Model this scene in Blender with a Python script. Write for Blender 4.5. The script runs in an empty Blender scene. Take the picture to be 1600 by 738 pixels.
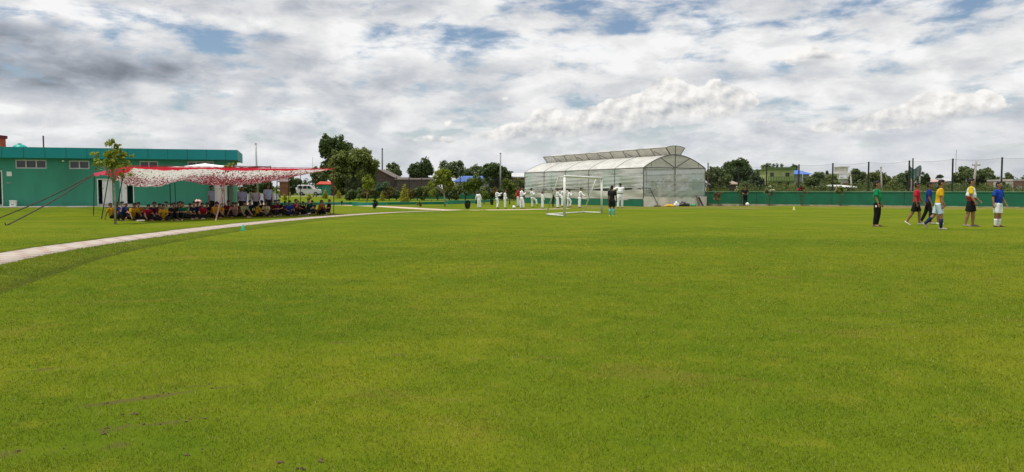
import bpy, bmesh, math, random
import numpy as np
from mathutils import Vector, Matrix

random.seed(7)
RNG = np.random.default_rng(11)
R = math.radians
SC = bpy.context.scene
COL = SC.collection

# ------------------------------------------------------------------ camera
W, H, FPX = 1600.0, 738.0, 1220.0
CAM_H, HORIZON = 1.25, 299.0
PITCH = math.atan((H / 2 - HORIZON) / FPX)
cam_data = bpy.data.cameras.new("camera")
cam_data.sensor_width = 36.0
cam_data.lens = 36.0 * FPX / W
cam_data.clip_start = 0.1
cam_data.clip_end = 6000.0
cam = bpy.data.objects.new("camera", cam_data)
COL.objects.link(cam)
cam.location = (0, 0, CAM_H)
cam.rotation_euler = (math.pi / 2 - PITCH, 0, 0)
SC.camera = cam

# ------------------------------------------------------------------ colour management
SC.view_settings.view_transform = 'Standard'
SC.view_settings.look = 'None'
SC.view_settings.gamma = 1.0
SC.view_settings.use_curve_mapping = False
SC.view_settings.exposure = 0.0
SC.cycles.use_denoising = True
SC.cycles.max_bounces = 8
SC.cycles.transparent_max_bounces = 16

SUN_DIR = Vector((-0.24, -0.10, 0.965)).normalized()     # towards the sun
SUN_EL = math.asin(SUN_DIR.z)
SUN_AZ = math.atan2(SUN_DIR.x, SUN_DIR.y)

sun_data = bpy.data.lights.new("sun", 'SUN')
sun_data.energy = 3.7
sun_data.angle = R(1.2)
sun_data.color = (1.0, 0.95, 0.87)
sun = bpy.data.objects.new("sun", sun_data)
COL.objects.link(sun)
sun.rotation_euler = SUN_DIR.to_track_quat('Z', 'Y').to_euler()


# ------------------------------------------------------------------ node helpers
class G:
    """small expression builder for shader node trees"""
    def __init__(self, nt):
        self.nt = nt

    def n(self, typ, **kw):
        nd = self.nt.nodes.new(typ)
        for k, v in kw.items():
            setattr(nd, k, v)
        return nd

    def put(self, sock, v):
        if isinstance(v, bpy.types.NodeSocket):
            self.nt.links.new(v, sock)
        else:
            sock.default_value = v

    def m(self, op, a, b=None, c=None, clamp=False):
        nd = self.n('ShaderNodeMath', operation=op, use_clamp=clamp)
        self.put(nd.inputs[0], a)
        if b is not None:
            self.put(nd.inputs[1], b)
        if c is not None:
            self.put(nd.inputs[2], c)
        return nd.outputs[0]

    def add(self, a, b): return self.m('ADD', a, b)
    def sub(self, a, b): return self.m('SUBTRACT', a, b)
    def mul(self, a, b): return self.m('MULTIPLY', a, b)
    def div(self, a, b): return self.m('DIVIDE', a, b)
    def mx(self, a, b): return self.m('MAXIMUM', a, b)
    def mn(self, a, b): return self.m('MINIMUM', a, b)

    def step(self, v, lo, hi, out0=0.0, out1=1.0):
        nd = self.n('ShaderNodeMapRange', interpolation_type='SMOOTHSTEP')
        self.put(nd.inputs['Value'], v)
        self.put(nd.inputs['From Min'], lo); self.put(nd.inputs['From Max'], hi)
        self.put(nd.inputs['To Min'], out0); self.put(nd.inputs['To Max'], out1)
        return nd.outputs['Result']

    def xyz(self, x, y, z):
        nd = self.n('ShaderNodeCombineXYZ')
        for i, v in enumerate((x, y, z)):
            self.put(nd.inputs[i], v)
        return nd.outputs[0]

    def sep(self, v):
        nd = self.n('ShaderNodeSeparateXYZ')
        self.put(nd.inputs[0], v)
        return nd.outputs

    def noise(self, vec, scale, detail=4.0, rough=0.55, dist=0.0, lac=2.0, dim='3D'):
        nd = self.n('ShaderNodeTexNoise', noise_dimensions=dim)
        self.put(nd.inputs['Vector'], vec)
        nd.inputs['Scale'].default_value = scale
        nd.inputs['Detail'].default_value = detail
        nd.inputs['Roughness'].default_value = rough
        nd.inputs['Lacunarity'].default_value = lac
        nd.inputs['Distortion'].default_value = dist
        return nd.outputs['Fac']

    def mix(self, fac, a, b, mode='MIX'):
        nd = self.n('ShaderNodeMix', data_type='RGBA', blend_type=mode)
        self.put(nd.inputs[0], fac)
        for i, v in ((6, a), (7, b)):
            if isinstance(v, tuple) and len(v) == 3:
                v = (*v, 1.0)
            self.put(nd.inputs[i], v)
        return nd.outputs[2]

    def scale(self, vec, s):
        nd = self.n('ShaderNodeVectorMath', operation='MULTIPLY')
        self.put(nd.inputs[0], vec)
        nd.inputs[1].default_value = s
        return nd.outputs[0]


# ------------------------------------------------------------------ pixel <-> place helpers
CP, SP = math.cos(PITCH), math.sin(PITCH)


def ray(px, py):
    u, v = px - W / 2, H / 2 - py
    return Vector((u, FPX * CP + v * SP, -FPX * SP + v * CP))


def at(px, py, z=0.0):
    d = ray(px, py)
    t = (z - CAM_H) / d.z
    return Vector((d.x * t, d.y * t, z))


def ad(px, py, Y):
    d = ray(px, py)
    t = Y / d.y
    return Vector((d.x * t, Y, CAM_H + d.z * t))


def azel(px, py):
    d = ray(px, py).normalized()
    return math.degrees(math.atan2(d.x, d.y)), math.degrees(math.asin(d.z))


# ------------------------------------------------------------------ sky
def build_world():
    w = bpy.data.worlds.new("World")
    SC.world = w
    w.use_nodes = True
    w.cycles.sampling_method = 'MANUAL'
    w.cycles.sample_map_resolution = 256
    nt = w.node_tree
    nt.nodes.clear()
    g = G(nt)
    out = g.n('ShaderNodeOutputWorld')
    sky = g.n('ShaderNodeTexSky', sky_type='NISHITA')
    sky.sun_disc = False
    sky.sun_elevation = SUN_EL
    sky.sun_rotation = SUN_AZ
    sky.altitude = 80
    sky.air_density = 1.0
    sky.dust_density = 0.8
    sky.ozone_density = 1.6
    bg_sky = g.n('ShaderNodeBackground')
    nt.links.new(sky.outputs[0], bg_sky.inputs[0])
    bg_sky.inputs[1].default_value = 0.1

    dirv = g.n('ShaderNodeTexCoord').outputs['Generated']
    dx, dy, dz = g.sep(dirv)
    az = g.mul(g.m('ARCTAN2', dx, dy), 180 / math.pi)
    el = g.mul(g.m('ARCSINE', dz), 180 / math.pi)

    V = g.xyz(az, el, 0.0)
    PXDEG = 45.0 / 960.0

    def total(bl):
        """sum of soft patches, each placed by its direction in the sky"""
        t = 0.0
        for b in bl:
            a0, e0 = azel(b[0], b[1])
            ia, ie = 1.0 / (b[2] * PXDEG), 1.0 / (b[3] * PXDEG)
            ma = g.n('ShaderNodeVectorMath', operation='MULTIPLY_ADD')
            g.put(ma.inputs[0], V)
            ma.inputs[1].default_value = (ia, ie, 0.0)
            ma.inputs[2].default_value = (-a0 * ia, -e0 * ie, 0.0)
            dt = g.n('ShaderNodeVectorMath', operation='DOT_PRODUCT')
            g.put(dt.inputs[0], ma.outputs[0])
            g.put(dt.inputs[1], ma.outputs[0])
            ex = g.m('POWER', math.exp(-1.0), dt.outputs['Value'])
            t = g.m('MULTIPLY_ADD', ex, b[4] if len(b) > 4 else 1.0, t)
        return t

    # --- high broken sheet: thin streaks, blue showing through
    A = g.xyz(g.mul(az, 0.055), g.add(g.mul(el, 0.15), 7.3), 0.0)
    n_gap = g.noise(A, 3.1, 6, 0.58, 0.15, dim='2D')
    n_fine = g.noise(g.xyz(g.mul(az, 0.16), g.add(g.mul(el, 0.52), 31.7), 0.0), 1.6, 7, 0.60, 0.15, dim='2D')
    gaps = total([(225, 25, 50, 9, .75), (176, 58, 14, 14, .9), (265, 42, 50, 9, .55), (330, 68, 70, 14), (372, 82, 60, 7), (690, 46, 70, 10),
                  (735, 64, 80, 10), (850, 52, 60, 14), (940, 10, 190, 22), (905, 70, 55, 8), (1000, 50, 70, 10), (960, 48, 60, 8),
                  (1215, 34, 90, 10), (1100, 58, 40, 10, .8), (1400, 10, 90, 16), (1500, 0, 90, 12), (880, 160, 40, 14, .6),
                  (1190, 160, 60, 10, .55), (1290, 175, 70, 9, .55), (800, 195, 70, 7, .4), (440, 205, 160, 8, .25), (1480, 60, 60, 8, .5)])
    cover = g.add(g.add(g.mul(g.sub(n_gap, 0.5), 2.4), g.mul(g.sub(n_fine, 0.5), 2.2)), 0.62)
    cover = g.sub(cover, g.mul(gaps, 0.54))
    cover = g.step(cover, -0.40, 0.62)
    cover = g.mx(cover, g.step(el, 20.0, 42.0, 0.0, 0.8))

    # --- brightness of the sheet
    n_l = g.noise(g.xyz(g.mul(az, 0.075), g.add(g.mul(el, 0.25), 55.1), 0.0), 1.35, 6, 0.58, 0.12, dim='2D')
    n_s = g.noise(g.xyz(g.mul(az, 0.24), g.add(g.mul(el, 0.50), 99.1), 0.0), 1.2, 7, 0.60, 0.2, dim='2D')
    greys = total([(70, 98, 200, 42, .72), (20, 40, 60, 22, .55), (240, 112, 110, 24, .55), (30, 126, 150, 18, .45), (560, 10, 230, 16, .30),
                   (500, 22, 60, 16, .25), (600, 18, 60, 16, .2),
                   (420, 60, 36, 9, .4), (480, 95, 45, 16, .30), (570, 130, 110, 22, .32), (560, 190, 50, 36, .36), (690, 110, 80, 14, .3),
                   (230, 5, 160, 10, .3), (640, 95, 50, 10, .28), (750, 155, 60, 10, .25), (85, 35, 16, 10, .5), (1265, 97, 45, 6, .35),
                   (1250, 120, 200, 10, .10), (1340, 210, 260, 16, .18), (1560, 170, 60, 22, .2), (160, 160, 90, 10, .18)])
    whites = total([(640, 55, 100, 40, .30), (120, 20, 90, 14, .35), (180, 45, 90, 30, .18), (250, 140, 60, 12, .2), (500, 40, 60, 30, .16), (760, 70, 120, 20, .2), (1050, 90, 260, 22, .22),
                    (1100, 20, 60, 18, .3), (1240, 82, 40, 10, .35), (1500, 60, 160, 50, .16), (480, 172, 30, 6, .3), (360, 145, 20, 6, .25),
                    (220, 132, 20, 8, .3), (700, 200, 90, 10, .25), (90, 205, 120, 8, .2), (10, 170, 20, 5, .5), (20, 25, 60, 14, .25)])
    n_m = g.noise(g.xyz(g.mul(az, 0.16), g.add(g.mul(el, 0.40), 17.0), 0.0), 1.3, 6, 0.56, 0.25, dim='2D')
    ridge = g.mul(g.sub(g.step(n_m, 0.38, 0.66), 0.5), 0.15)
    tone = g.add(g.add(0.77, ridge), g.add(g.mul(g.sub(n_l, 0.5), 0.37), g.mul(g.sub(n_s, 0.5), 0.40)))
    tone = g.add(tone, g.mul(whites, 0.62))
    tone = g.sub(tone, g.mul(greys, 0.40))
    tone = g.m('MINIMUM', g.mx(tone, 0.20), 0.93)
    tcol = g.mix(g.step(tone, 0.3, 0.88), (0.90, 0.985, 1.13), (1.0, 1.0, 1.0))

    # --- heaped clouds low over the horizon
    heap = [(1040, 142, 30, 26, 1.1), (1010, 160, 40, 22), (965, 172, 36, 20), (1068, 158, 36, 28), (1116, 134, 13, 11, .8), (1145, 148, 34, 20), (1105, 172, 66, 20), (990, 184, 70, 18), (922, 186, 30, 17), (1168, 160, 18, 12, .7),
            (850, 180, 26, 14), (868, 172, 12, 9, .6), (830, 200, 70, 14, .9), (765, 214, 60, 10, .8), (900, 205, 90, 14, .8), (700, 222, 60, 8, .6), (640, 214, 40, 8, .6),
            (1452, 158, 26, 18, 1.1), (1470, 172, 40, 16), (1420, 180, 44, 14), (1375, 188, 44, 12, .9), (1300, 196, 36, 12, .9), (1330, 200, 60, 8, .7), (1520, 152, 30, 16, .8), (1545, 165, 26, 18, .7),
            (1262, 84, 36, 14), (1300, 90, 26, 9, .7), (1240, 96, 26, 7, .7), (1192, 190, 20, 7, .8), (702, 194, 30, 9, .7), (470, 172, 26, 6, .5), (1240, 168, 22, 8, .6), (1180, 236, 40, 6, .5), (1390, 234, 60, 6, .55), (790, 154, 40, 8, .5)]
    body = total(heap)
    Q = g.xyz(az, g.mul(el, 1.25), 0.0)

    def billow(vec):
        a = g.noise(vec, 0.52, 7, 0.56, dim='2D')
        v = g.n('ShaderNodeTexVoronoi', voronoi_dimensions='2D', feature='F1')
        wv = g.n('ShaderNodeVectorMath', operation='ADD')
        g.put(wv.inputs[0], vec)
        g.put(wv.inputs[1], g.xyz(g.mul(a, 0.9), g.mul(a, 0.7), 0.0))
        g.put(v.inputs['Vector'], wv.outputs[0])
        v.inputs['Scale'].default_value = 0.62
        v.inputs['Detail'].default_value = 2.0
        v.inputs['Roughness'].default_value = 0.45
        return g.add(g.mul(g.sub(a, 0.5), 1.9), g.mul(g.sub(0.42, v.outputs['Distance']), 0.55))
    b0 = billow(Q)
    b1 = billow(g.xyz(g.sub(az, 0.30), g.add(g.mul(el, 1.25), 0.46), 0.0))
    dens = g.add(g.sub(g.mn(body, 1.25), 0.56), g.mul(b0, 0.60))
    hmask = g.step(dens, -0.05, 0.20)
    lit = g.add(g.sub(b0, b1), 0.05)
    inner = g.step(dens, 0.05, 0.75)
    htone = g.add(g.add(0.85, g.mul(lit, 0.50)), g.mul(inner, -0.05))
    base_shade = total([(1000, 207, 220, 14, .22), (1060, 186, 40, 12, .12), (1165, 168, 30, 14, .14), (1265, 98, 46, 6, .36), (1420, 192, 150, 9, .16), (1100, 195, 90, 22, .16), (1545, 185, 50, 18, .2), (800, 222, 120, 9, .1)])
    htone = g.m('MINIMUM', g.mx(g.sub(htone, base_shade), 0.45), 0.97)
    hcol = g.mix(g.step(htone, 0.45, 0.85), (0.95, 0.99, 1.05), (1.0, 0.985, 0.955))

    def tinted(col, t):
        return g.mix(1.0, col, g.xyz(t, t, t), 'MULTIPLY')
    # near the horizon everything fades to one pale grey
    hor = g.step(el, 7.0, 0.0)
    sheet = g.mix(g.mul(hor, 0.30), tinted(tcol, tone), (0.585, 0.645, 0.735))
    heapc = g.mix(g.mul(g.step(el, 4.5, 0.0), 0.5), tinted(hcol, htone), (0.61, 0.635, 0.67))
    soft = g.step(g.add(body, g.mul(b0, 0.35)), 0.15, 1.1, 0.0, 0.55)
    fade = g.step(base_shade, 0.06, 0.30, 1.0, 0.25)
    cloud = g.mix(g.mx(g.mul(g.mul(hmask, 0.96), fade), g.mul(soft, 0.7)), sheet, heapc)
    bg_c = g.n('ShaderNodeBackground')
    nt.links.new(cloud, bg_c.inputs[0])
    bg_c.inputs[1].default_value = 1.0
    fac = g.mx(g.mx(cover, hmask), g.step(el, 6.5, 1.0, 0.0, 0.95))
    mixs = g.n('ShaderNodeMixShader')
    g.put(mixs.inputs[0], fac)
    nt.links.new(bg_sky.outputs[0], mixs.inputs[1])
    nt.links.new(bg_c.outputs[0], mixs.inputs[2])
    nt.links.new(mixs.outputs[0], out.inputs[0])


build_world()


# ------------------------------------------------------------------ materials
MATS = {}


def new_mat(name):
    m = bpy.data.materials.new(name)
    m.use_nodes = True
    m.node_tree.nodes.clear()
    g = G(m.node_tree)
    out = g.n('ShaderNodeOutputMaterial')
    return m, g, out


def surf(name, col, rough=0.7, var=0.12, scale=6.0, metal=0.0, spec=0.35, bump=0.0, col2=None, stretch=None, coat=0.0):
    """plain procedural surface: a base colour broken up by noise, optional second colour and bump"""
    key = (name, col, rough, var, scale, metal, bump, col2)
    if key in MATS:
        return MATS[key]
    m, g, out = new_mat(name)
    b = g.n('ShaderNodeBsdfPrincipled')
    tc = g.n('ShaderNodeTexCoord').outputs['Object']
    if stretch:
        tc = g.scale(tc, stretch)
    n1 = g.noise(tc, scale, 5, 0.6)
    dark = tuple(c * (1 - var) for c in col)
    lite = tuple(min(1, c * (1 + var)) for c in col)
    c = g.mix(g.step(n1, 0.3, 0.7), dark, lite)
    if col2:
        n2 = g.noise(tc, scale * 0.35, 5, 0.65)
        c = g.mix(g.step(n2, 0.52, 0.68), c, col2)
    g.put(b.inputs['Base Color'], c)
    b.inputs['Roughness'].default_value = rough
    b.inputs['Metallic'].default_value = metal
    b.inputs['Specular IOR Level'].default_value = spec
    if coat:
        b.inputs['Coat Weight'].default_value = coat
    if bump:
        bp = g.n('ShaderNodeBump')
        bp.inputs['Strength'].default_value = 0.6
        bp.inputs['Distance'].default_value = bump
        g.put(bp.inputs['Height'], g.noise(tc, scale * 3, 4, 0.6))
        g.put(b.inputs['Normal'], bp.outputs[0])
    g.put(out.inputs[0], b.outputs[0])
    MATS[key] = m
    return m


def fabric(col, name="fabric"):
    return surf(name, col, rough=0.9, var=0.14, scale=7, spec=0.12, bump=0.014)


def leafmat(name, dark, lite, trans=0.35):
    """foliage: colour differs leaf by leaf (face attribute tint), light passes through"""
    key = (name, dark, lite)
    if key in MATS:
        return MATS[key]
    m, g, out = new_mat(name)
    at_ = g.n('ShaderNodeAttribute', attribute_name='tint')
    c = g.mix(at_.outputs['Fac'], dark, lite)
    d = g.n('ShaderNodeBsdfPrincipled')
    g.put(d.inputs['Base Color'], c)
    d.inputs['Roughness'].default_value = 0.55
    d.inputs['Specular IOR Level'].default_value = 0.25
    t = g.n('ShaderNodeBsdfTranslucent')
    g.put(t.inputs[0], g.mix(1.0, c, (1.15, 1.25, 0.6), 'MULTIPLY'))
    mx = g.n('ShaderNodeMixShader')
    mx.inputs[0].default_value = trans
    g.put(mx.inputs[1], d.outputs[0])
    g.put(mx.inputs[2], t.outputs[0])
    g.put(out.inputs[0], mx.outputs[0])
    MATS[key] = m
    return m


# ------------------------------------------------------------------ object helpers
def tag(o, label=None, cat=None, group=None, kind=None):
    if label: o['label'] = label
    if cat: o['category'] = cat
    if group: o['group'] = group
    if kind: o['kind'] = kind
    return o


def empty(name, loc, label=None, cat=None, group=None, rz=0.0):
    o = bpy.data.objects.new(name, None)
    COL.objects.link(o)
    o.location = loc
    o.rotation_euler = (0, 0, rz)
    o.empty_display_size = 0.2
    return tag(o, label, cat, group)


def mesh_obj(name, me, mat, parent=None, loc=None, smooth=False):
    o = bpy.data.objects.new(name, me)
    COL.objects.link(o)
    if mat is not None and len(me.materials) == 0:
        for k in (mat if isinstance(mat, (list, tuple)) else [mat]):
            me.materials.append(k)
    if smooth:
        me.polygons.foreach_set('use_smooth', np.ones(len(me.polygons), dtype=bool))
    if parent is not None:
        o.parent = parent
    if loc is not None:
        o.location = loc
    return o


def np_mesh(name, verts, faces, tint=None, mat_index=None):
    """verts (N,3), faces (M,k) all with k corners"""
    me = bpy.data.meshes.new(name)
    n, k = faces.shape
    me.vertices.add(len(verts))
    me.vertices.foreach_set('co', np.ascontiguousarray(verts, dtype=np.float32).ravel())
    me.loops.add(n * k)
    me.loops.foreach_set('vertex_index', np.ascontiguousarray(faces, dtype=np.int32).ravel())
    me.polygons.add(n)
    me.polygons.foreach_set('loop_start', np.arange(0, n * k, k, dtype=np.int32))
    if mat_index is not None:
        me.polygons.foreach_set('material_index', mat_index.astype(np.int32))
    me.update(calc_edges=True)
    if tint is not None:
        a = me.attributes.new('tint', 'FLOAT', 'FACE')
        a.data.foreach_set('value', tint.astype(np.float32))
    return me


class MB:
    """collects boxes, bars, lofts, balls into one mesh"""
    def __init__(self):
        self.v, self.f, self.mi, self.cur = [], [], [], 0

    def _add(self, vs, fs):
        b = len(self.v)
        self.v.extend([tuple(p) for p in vs])
        for f in fs:
            self.f.append(tuple(b + i for i in f))
            self.mi.append(self.cur)

    def box(self, x0, x1, y0, y1, z0, z1):
        vs = [(x0, y0, z0), (x1, y0, z0), (x1, y1, z0), (x0, y1, z0), (x0, y0, z1), (x1, y0, z1), (x1, y1, z1), (x0, y1, z1)]
        self._add(vs, [(3, 2, 1, 0), (4, 5, 6, 7), (0, 1, 5, 4), (1, 2, 6, 5), (2, 3, 7, 6), (3, 0, 4, 7)])
        return self

    def loft(self, rings, cap=True, closed=True):
        """rings: lists of equal length of points"""
        k = len(rings[0])
        vs = [p for r in rings for p in r]
        fs = []
        for i in range(len(rings) - 1):
            for j in range(k if closed else k - 1):
                a, b = i * k + j, i * k + (j + 1) % k
                fs.append((a, b, b + k, a + k))
        if cap and closed:
            fs.append(tuple(range(k))[::-1])
            fs.append(tuple((len(rings) - 1) * k + j for j in range(k)))
        self._add(vs, fs)
        return self

    def tube(self, pts, rad, seg=8, cap=True):
        """round bar through points; rad is a number or one per point"""
        pts = [Vector(p) for p in pts]
        if not isinstance(rad, (list, tuple)):
            rad = [rad] * len(pts)
        rings, ref = [], None
        for i, p in enumerate(pts):
            t = (pts[min(i + 1, len(pts) - 1)] - pts[max(i - 1, 0)]).normalized()
            if ref is None:
                ref = Vector((1, 0, 0)) if abs(t.x) < 0.8 else Vector((0, 1, 0))
            a = (ref - t * ref.dot(t)).normalized()
            ref = a
            b = t.cross(a)
            rings.append([p + (a * math.cos(2 * math.pi * j / seg) + b * math.sin(2 * math.pi * j / seg)) * rad[i] for j in range(seg)])
        return self.loft(rings, cap)

    def ball(self, c, r, seg=12, rings=8, rot=None):
        if not isinstance(r, (list, tuple)):
            r = (r, r, r)
        c = Vector(c)
        q = rot if rot is not None else Matrix.Identity(3)
        vs = [c + q @ Vector((0, 0, r[2]))]
        for i in range(1, rings):
            th = math.pi * i / rings
            for j in range(seg):
                ph = 2 * math.pi * j / seg
                vs.append(c + q @ Vector((r[0] * math.sin(th) * math.cos(ph), r[1] * math.sin(th) * math.sin(ph), r[2] * math.cos(th))))
        vs.append(c + q @ Vector((0, 0, -r[2])))
        fs = [(0, 1 + j, 1 + (j + 1) % seg) for j in range(seg)]
        for i in range(rings - 2):
            for j in range(seg):
                a, b = 1 + i * seg + j, 1 + i * seg + (j + 1) % seg
                fs.append((a, a + seg, b + seg, b))
        L = len(vs) - 1
        o = 1 + (rings - 2) * seg
        fs += [(o + j, L, o + (j + 1) % seg) for j in range(seg)]
        self._add(vs, fs)
        return self

    def poly(self, pts):
        self._add(pts, [tuple(range(len(pts)))])
        return self

    def mesh(self, name):
        me = bpy.data.meshes.new(name)
        me.from_pydata([tuple(p) for p in self.v], [], self.f)
        if any(self.mi):
            me.polygons.foreach_set('material_index', np.array(self.mi, dtype=np.int32))
        me.update()
        return me

    def build(self, name, mat, parent=None, smooth=False, loc=None):
        return mesh_obj(name, self.mesh(name), mat, parent, loc, smooth)


# ------------------------------------------------------------------ leaves and trees
def leaf_mesh(name, centers, radii, n, size, flat=1.0, up=0.35, squash=1.0, tint_bias=0.0):
    """n leaf-sized faces spread through clumps (centers (K,3), radii (K,))"""
    centers, radii = np.asarray(centers, float), np.asarray(radii, float)
    wts = radii ** 2
    k = RNG.choice(len(centers), size=n, p=wts / wts.sum())
    d = RNG.normal(size=(n, 3))
    d /= np.linalg.norm(d, axis=1, keepdims=True)
    rr = RNG.random(n) ** 0.45
    pos = centers[k] + d * (radii[k] * rr)[:, None] * np.array([1, 1, squash])
    nrm = d * 0.6 + RNG.normal(size=(n, 3)) * 0.55 + np.array([0, 0, up])
    nrm /= np.linalg.norm(nrm, axis=1, keepdims=True)
    t = np.cross(nrm, RNG.normal(size=(n, 3)))
    t /= np.linalg.norm(t, axis=1, keepdims=True)
    b = np.cross(nrm, t)
    s = size * (0.6 + 0.8 * RNG.random(n))[:, None]
    w = 0.62 * flat
    verts = np.stack([pos - t * s, pos + b * s * w * 0.9 - t * s * 0.1, pos + t * s, pos - b * s * w * 0.9 + t * s * 0.1], 1).reshape(-1, 3)
    faces = np.arange(n * 4).reshape(n, 4)
    ctint = RNG.random(len(centers))
    tint = np.clip(0.45 * RNG.random(n) + 0.55 * ctint[k] + tint_bias, 0, 1)
    return np_mesh(name, verts, faces, tint)


def clumps(ell, K, lump=0.34, shell=0.5):
    """K clump centres inside ellipsoids ell = [(cx,cy,cz,rx,ry,rz)]"""
    cs, rs = [], []
    vol = np.array([e[3] * e[5] for e in ell])
    for e, kk in zip(ell, np.maximum(1, np.round(K * vol / vol.sum()).astype(int))):
        for _ in range(kk):
            d = RNG.normal(size=3)
            d /= np.linalg.norm(d)
            r = shell + (1 - shell) * RNG.random()
            lr = lump * min(e[3], e[5]) * (0.55 + 0.8 * RNG.random())
            q = max(0.3, 1 - 0.42 * lr / min(e[3], e[5]))
            cs.append((e[0] + d[0] * r * e[3] * q, e[1] + d[1] * r * e[4] * q, e[2] + d[2] * r * e[5] * q))
            rs.append(lr)
    return np.array(cs), np.array(rs)


BARK = lambda: surf("bark", (0.10, 0.075, 0.05), 0.95, 0.3, 9, bump=0.01)
PALEBARK = lambda: surf("pale_bark", (0.30, 0.25, 0.19), 0.95, 0.25, 9, bump=0.004)


def tree(name, label, cat, base, top_z, ell, K, n, leaf, mat, group=None, trunk_r=0.15, bark=None, lump=0.34, limbs=5, split=0.35, shell=0.5, squash=1.0, up=0.35, flat=1.0):
    """base: ground point; ell: crown ellipsoids in world coordinates relative to base"""
    root = empty(name, base, label, cat, group)
    cs, rs = clumps(ell, K, lump, shell)
    leaf_me = leaf_mesh("crown", cs, rs, n, leaf, up=up, squash=squash, flat=flat)
    mesh_obj("crown", leaf_me, mat, root)
    mb = MB()
    top = Vector((ell[0][0], ell[0][1], ell[0][2]))
    fork = Vector((top.x * 0.4, top.y * 0.4, max(0.25, top_z * split)))
    mb.tube([(0, 0, -0.15), (0.02, 0.0, fork.z * 0.5), fork], [trunk_r * 1.25, trunk_r, trunk_r * 0.85], 9)
    idx = RNG.choice(len(cs), size=min(limbs, len(cs)), replace=False)
    for i in idx:
        c = Vector(cs[i])
        m1 = fork.lerp(c, 0.5) + Vector((0, 0, 0.06 * top_z))
        mb.tube([fork - Vector((0, 0, 0.05)), m1, c], [trunk_r * 0.62, trunk_r * 0.36, trunk_r * 0.12], 6)
    mb.tube([fork, top + Vector((0, 0, ell[0][5] * 0.5))], [trunk_r * 0.8, trunk_r * 0.15], 6)
    mb.build("trunk", bark or BARK(), root, smooth=True)
    return root


# ------------------------------------------------------------------ ground
def spline(pts, step=0.2):
    P = [Vector(p) for p in pts]
    P = [P[0] * 2 - P[1]] + P + [P[-1] * 2 - P[-2]]
    out = []
    for i in range(1, len(P) - 2):
        a, b, c, d = P[i - 1], P[i], P[i + 1], P[i + 2]
        n = max(2, int((c - b).length / step))
        for k in range(n):
            t = k / n
            out.append(0.5 * ((2 * b) + (c - a) * t + (2 * a - 5 * b + 4 * c - d) * t * t + (3 * b - a - 3 * c + d) * t ** 3))
    out.append(P[-2])
    return np.array([(p.x, p.y) for p in out])


RIM_PATH = spline([(-7.9, 4.0), (-8.0, 8.0), (-8.9, 11.5), (-9.75, 15), (-10.2, 18.5), (-10.4, 24), (-10.3, 30), (-9.7, 36), (-8.8, 41), (-7.5, 45.4), (-5.9, 48.6), (-4.0, 51.3)])
BED_PATH = spline([(-30, 73), (-21, 72.6), (-15.1, 70.5), (-11.5, 66), (-9.0, 61.5), (-6.6, 56.5), (-4.0, 52.4), (-1.0, 52.8), (2.0, 55.0), (4.2, 57.4)])
RIM_W, BED_W = 0.56, 0.9


def dist_to(line, x, y):
    best = np.full(x.shape, 1e9)
    side = np.zeros(x.shape)
    seg = np.diff(line, axis=0)
    for i in range(len(seg)):
        ax, ay = line[i]
        L2 = seg[i] @ seg[i] + 1e-9
        t = np.clip(((x - ax) * seg[i][0] + (y - ay) * seg[i][1]) / L2, 0, 1)
        ex, ey = x - ax - t * seg[i][0], y - ay - t * seg[i][1]
        d = ex * ex + ey * ey
        m = d < best
        best[m] = d[m]
        side[m] = np.sign(seg[i][0] * ey - seg[i][1] * ex)[m]
    return np.sqrt(best), side


def sstep(v, a, b):
    t = np.clip((v - a) / (b - a), 0, 1)
    return t * t * (3 - 2 * t)


# building line (front wall of the long teal building)
B_L, B_R = Vector((-30.1, 45.9, 0)), ad(366, 320, 49.5)
B_R.z = 0
B_DIR = (B_R - B_L).normalized()
B_NRM = Vector((B_DIR.y, -B_DIR.x, 0))           # towards the camera
SLAB_Z = 0.36

# boundary wall on the right
WALL_A = Vector((at(1098, 321.5).x, 68.0, 0))
WALL_A.x = (1098 - 800) / FPX * 68.0
WALL_B = Vector(((1640 - 800) / FPX * 53.0, 53.0, 0))


def ground_z(x, y, fine=False):
    x, y = np.asarray(x, float), np.asarray(y, float)
    z = np.zeros(np.broadcast(x, y).shape)
    # land rises a little beyond the pitch
    z = z + 0.55 * sstep(y, 76, 112) + 0.9 * sstep(y, 125, 260)
    # strip in front of the right wall
    t = ((x - WALL_A.x) * (WALL_B.x - WALL_A.x) + (y - WALL_A.y) * (WALL_B.y - WALL_A.y)) / ((WALL_B - WALL_A).length ** 2)
    n = Vector((-(WALL_B.y - WALL_A.y), WALL_B.x - WALL_A.x, 0)).normalized()
    dw = (x - WALL_A.x) * n.x + (y - WALL_A.y) * n.y         # + beyond the wall
    z = z + 0.12 * sstep(dw, -5.0, -3.4) * sstep(t, 0.0, 0.5) * (1 - sstep(dw, 20, 60))
    # grass bank up to the building slab, left part only
    d = (x - B_L.x) * B_NRM.x + (y - B_L.y) * B_NRM.y
    u = (x - B_L.x) * B_DIR.x + (y - B_L.y) * B_DIR.y
    bank = (1 - sstep(d, 3.2, 7.6)) * (1 - sstep(u, 5.4, 6.9)) * (d > -0.5)
    z = z + (SLAB_Z - 0.03) * bank
    if fine:
        dr, sr = dist_to(RIM_PATH, x, y)
        db, _ = dist_to(BED_PATH, x, y)
        z = z - 0.045 * (1 - sstep(dr, RIM_W, RIM_W + 0.10)) - 0.03 * (1 - sstep(db, BED_W, BED_W + 0.1)) * (dr > RIM_W + .1)
        inner = np.where(sr < 0, dr, 1e3)
        z = z - 0.05 * np.exp(-((inner - 1.85) / 0.13) ** 2) + 0.03 * np.exp(-((inner - 2.15) / 0.2) ** 2)
        z = z + 0.03 * np.exp(-((inner - 1.1) / 0.3) ** 2)
        return z, dr, sr, db, bank
    return z


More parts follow.
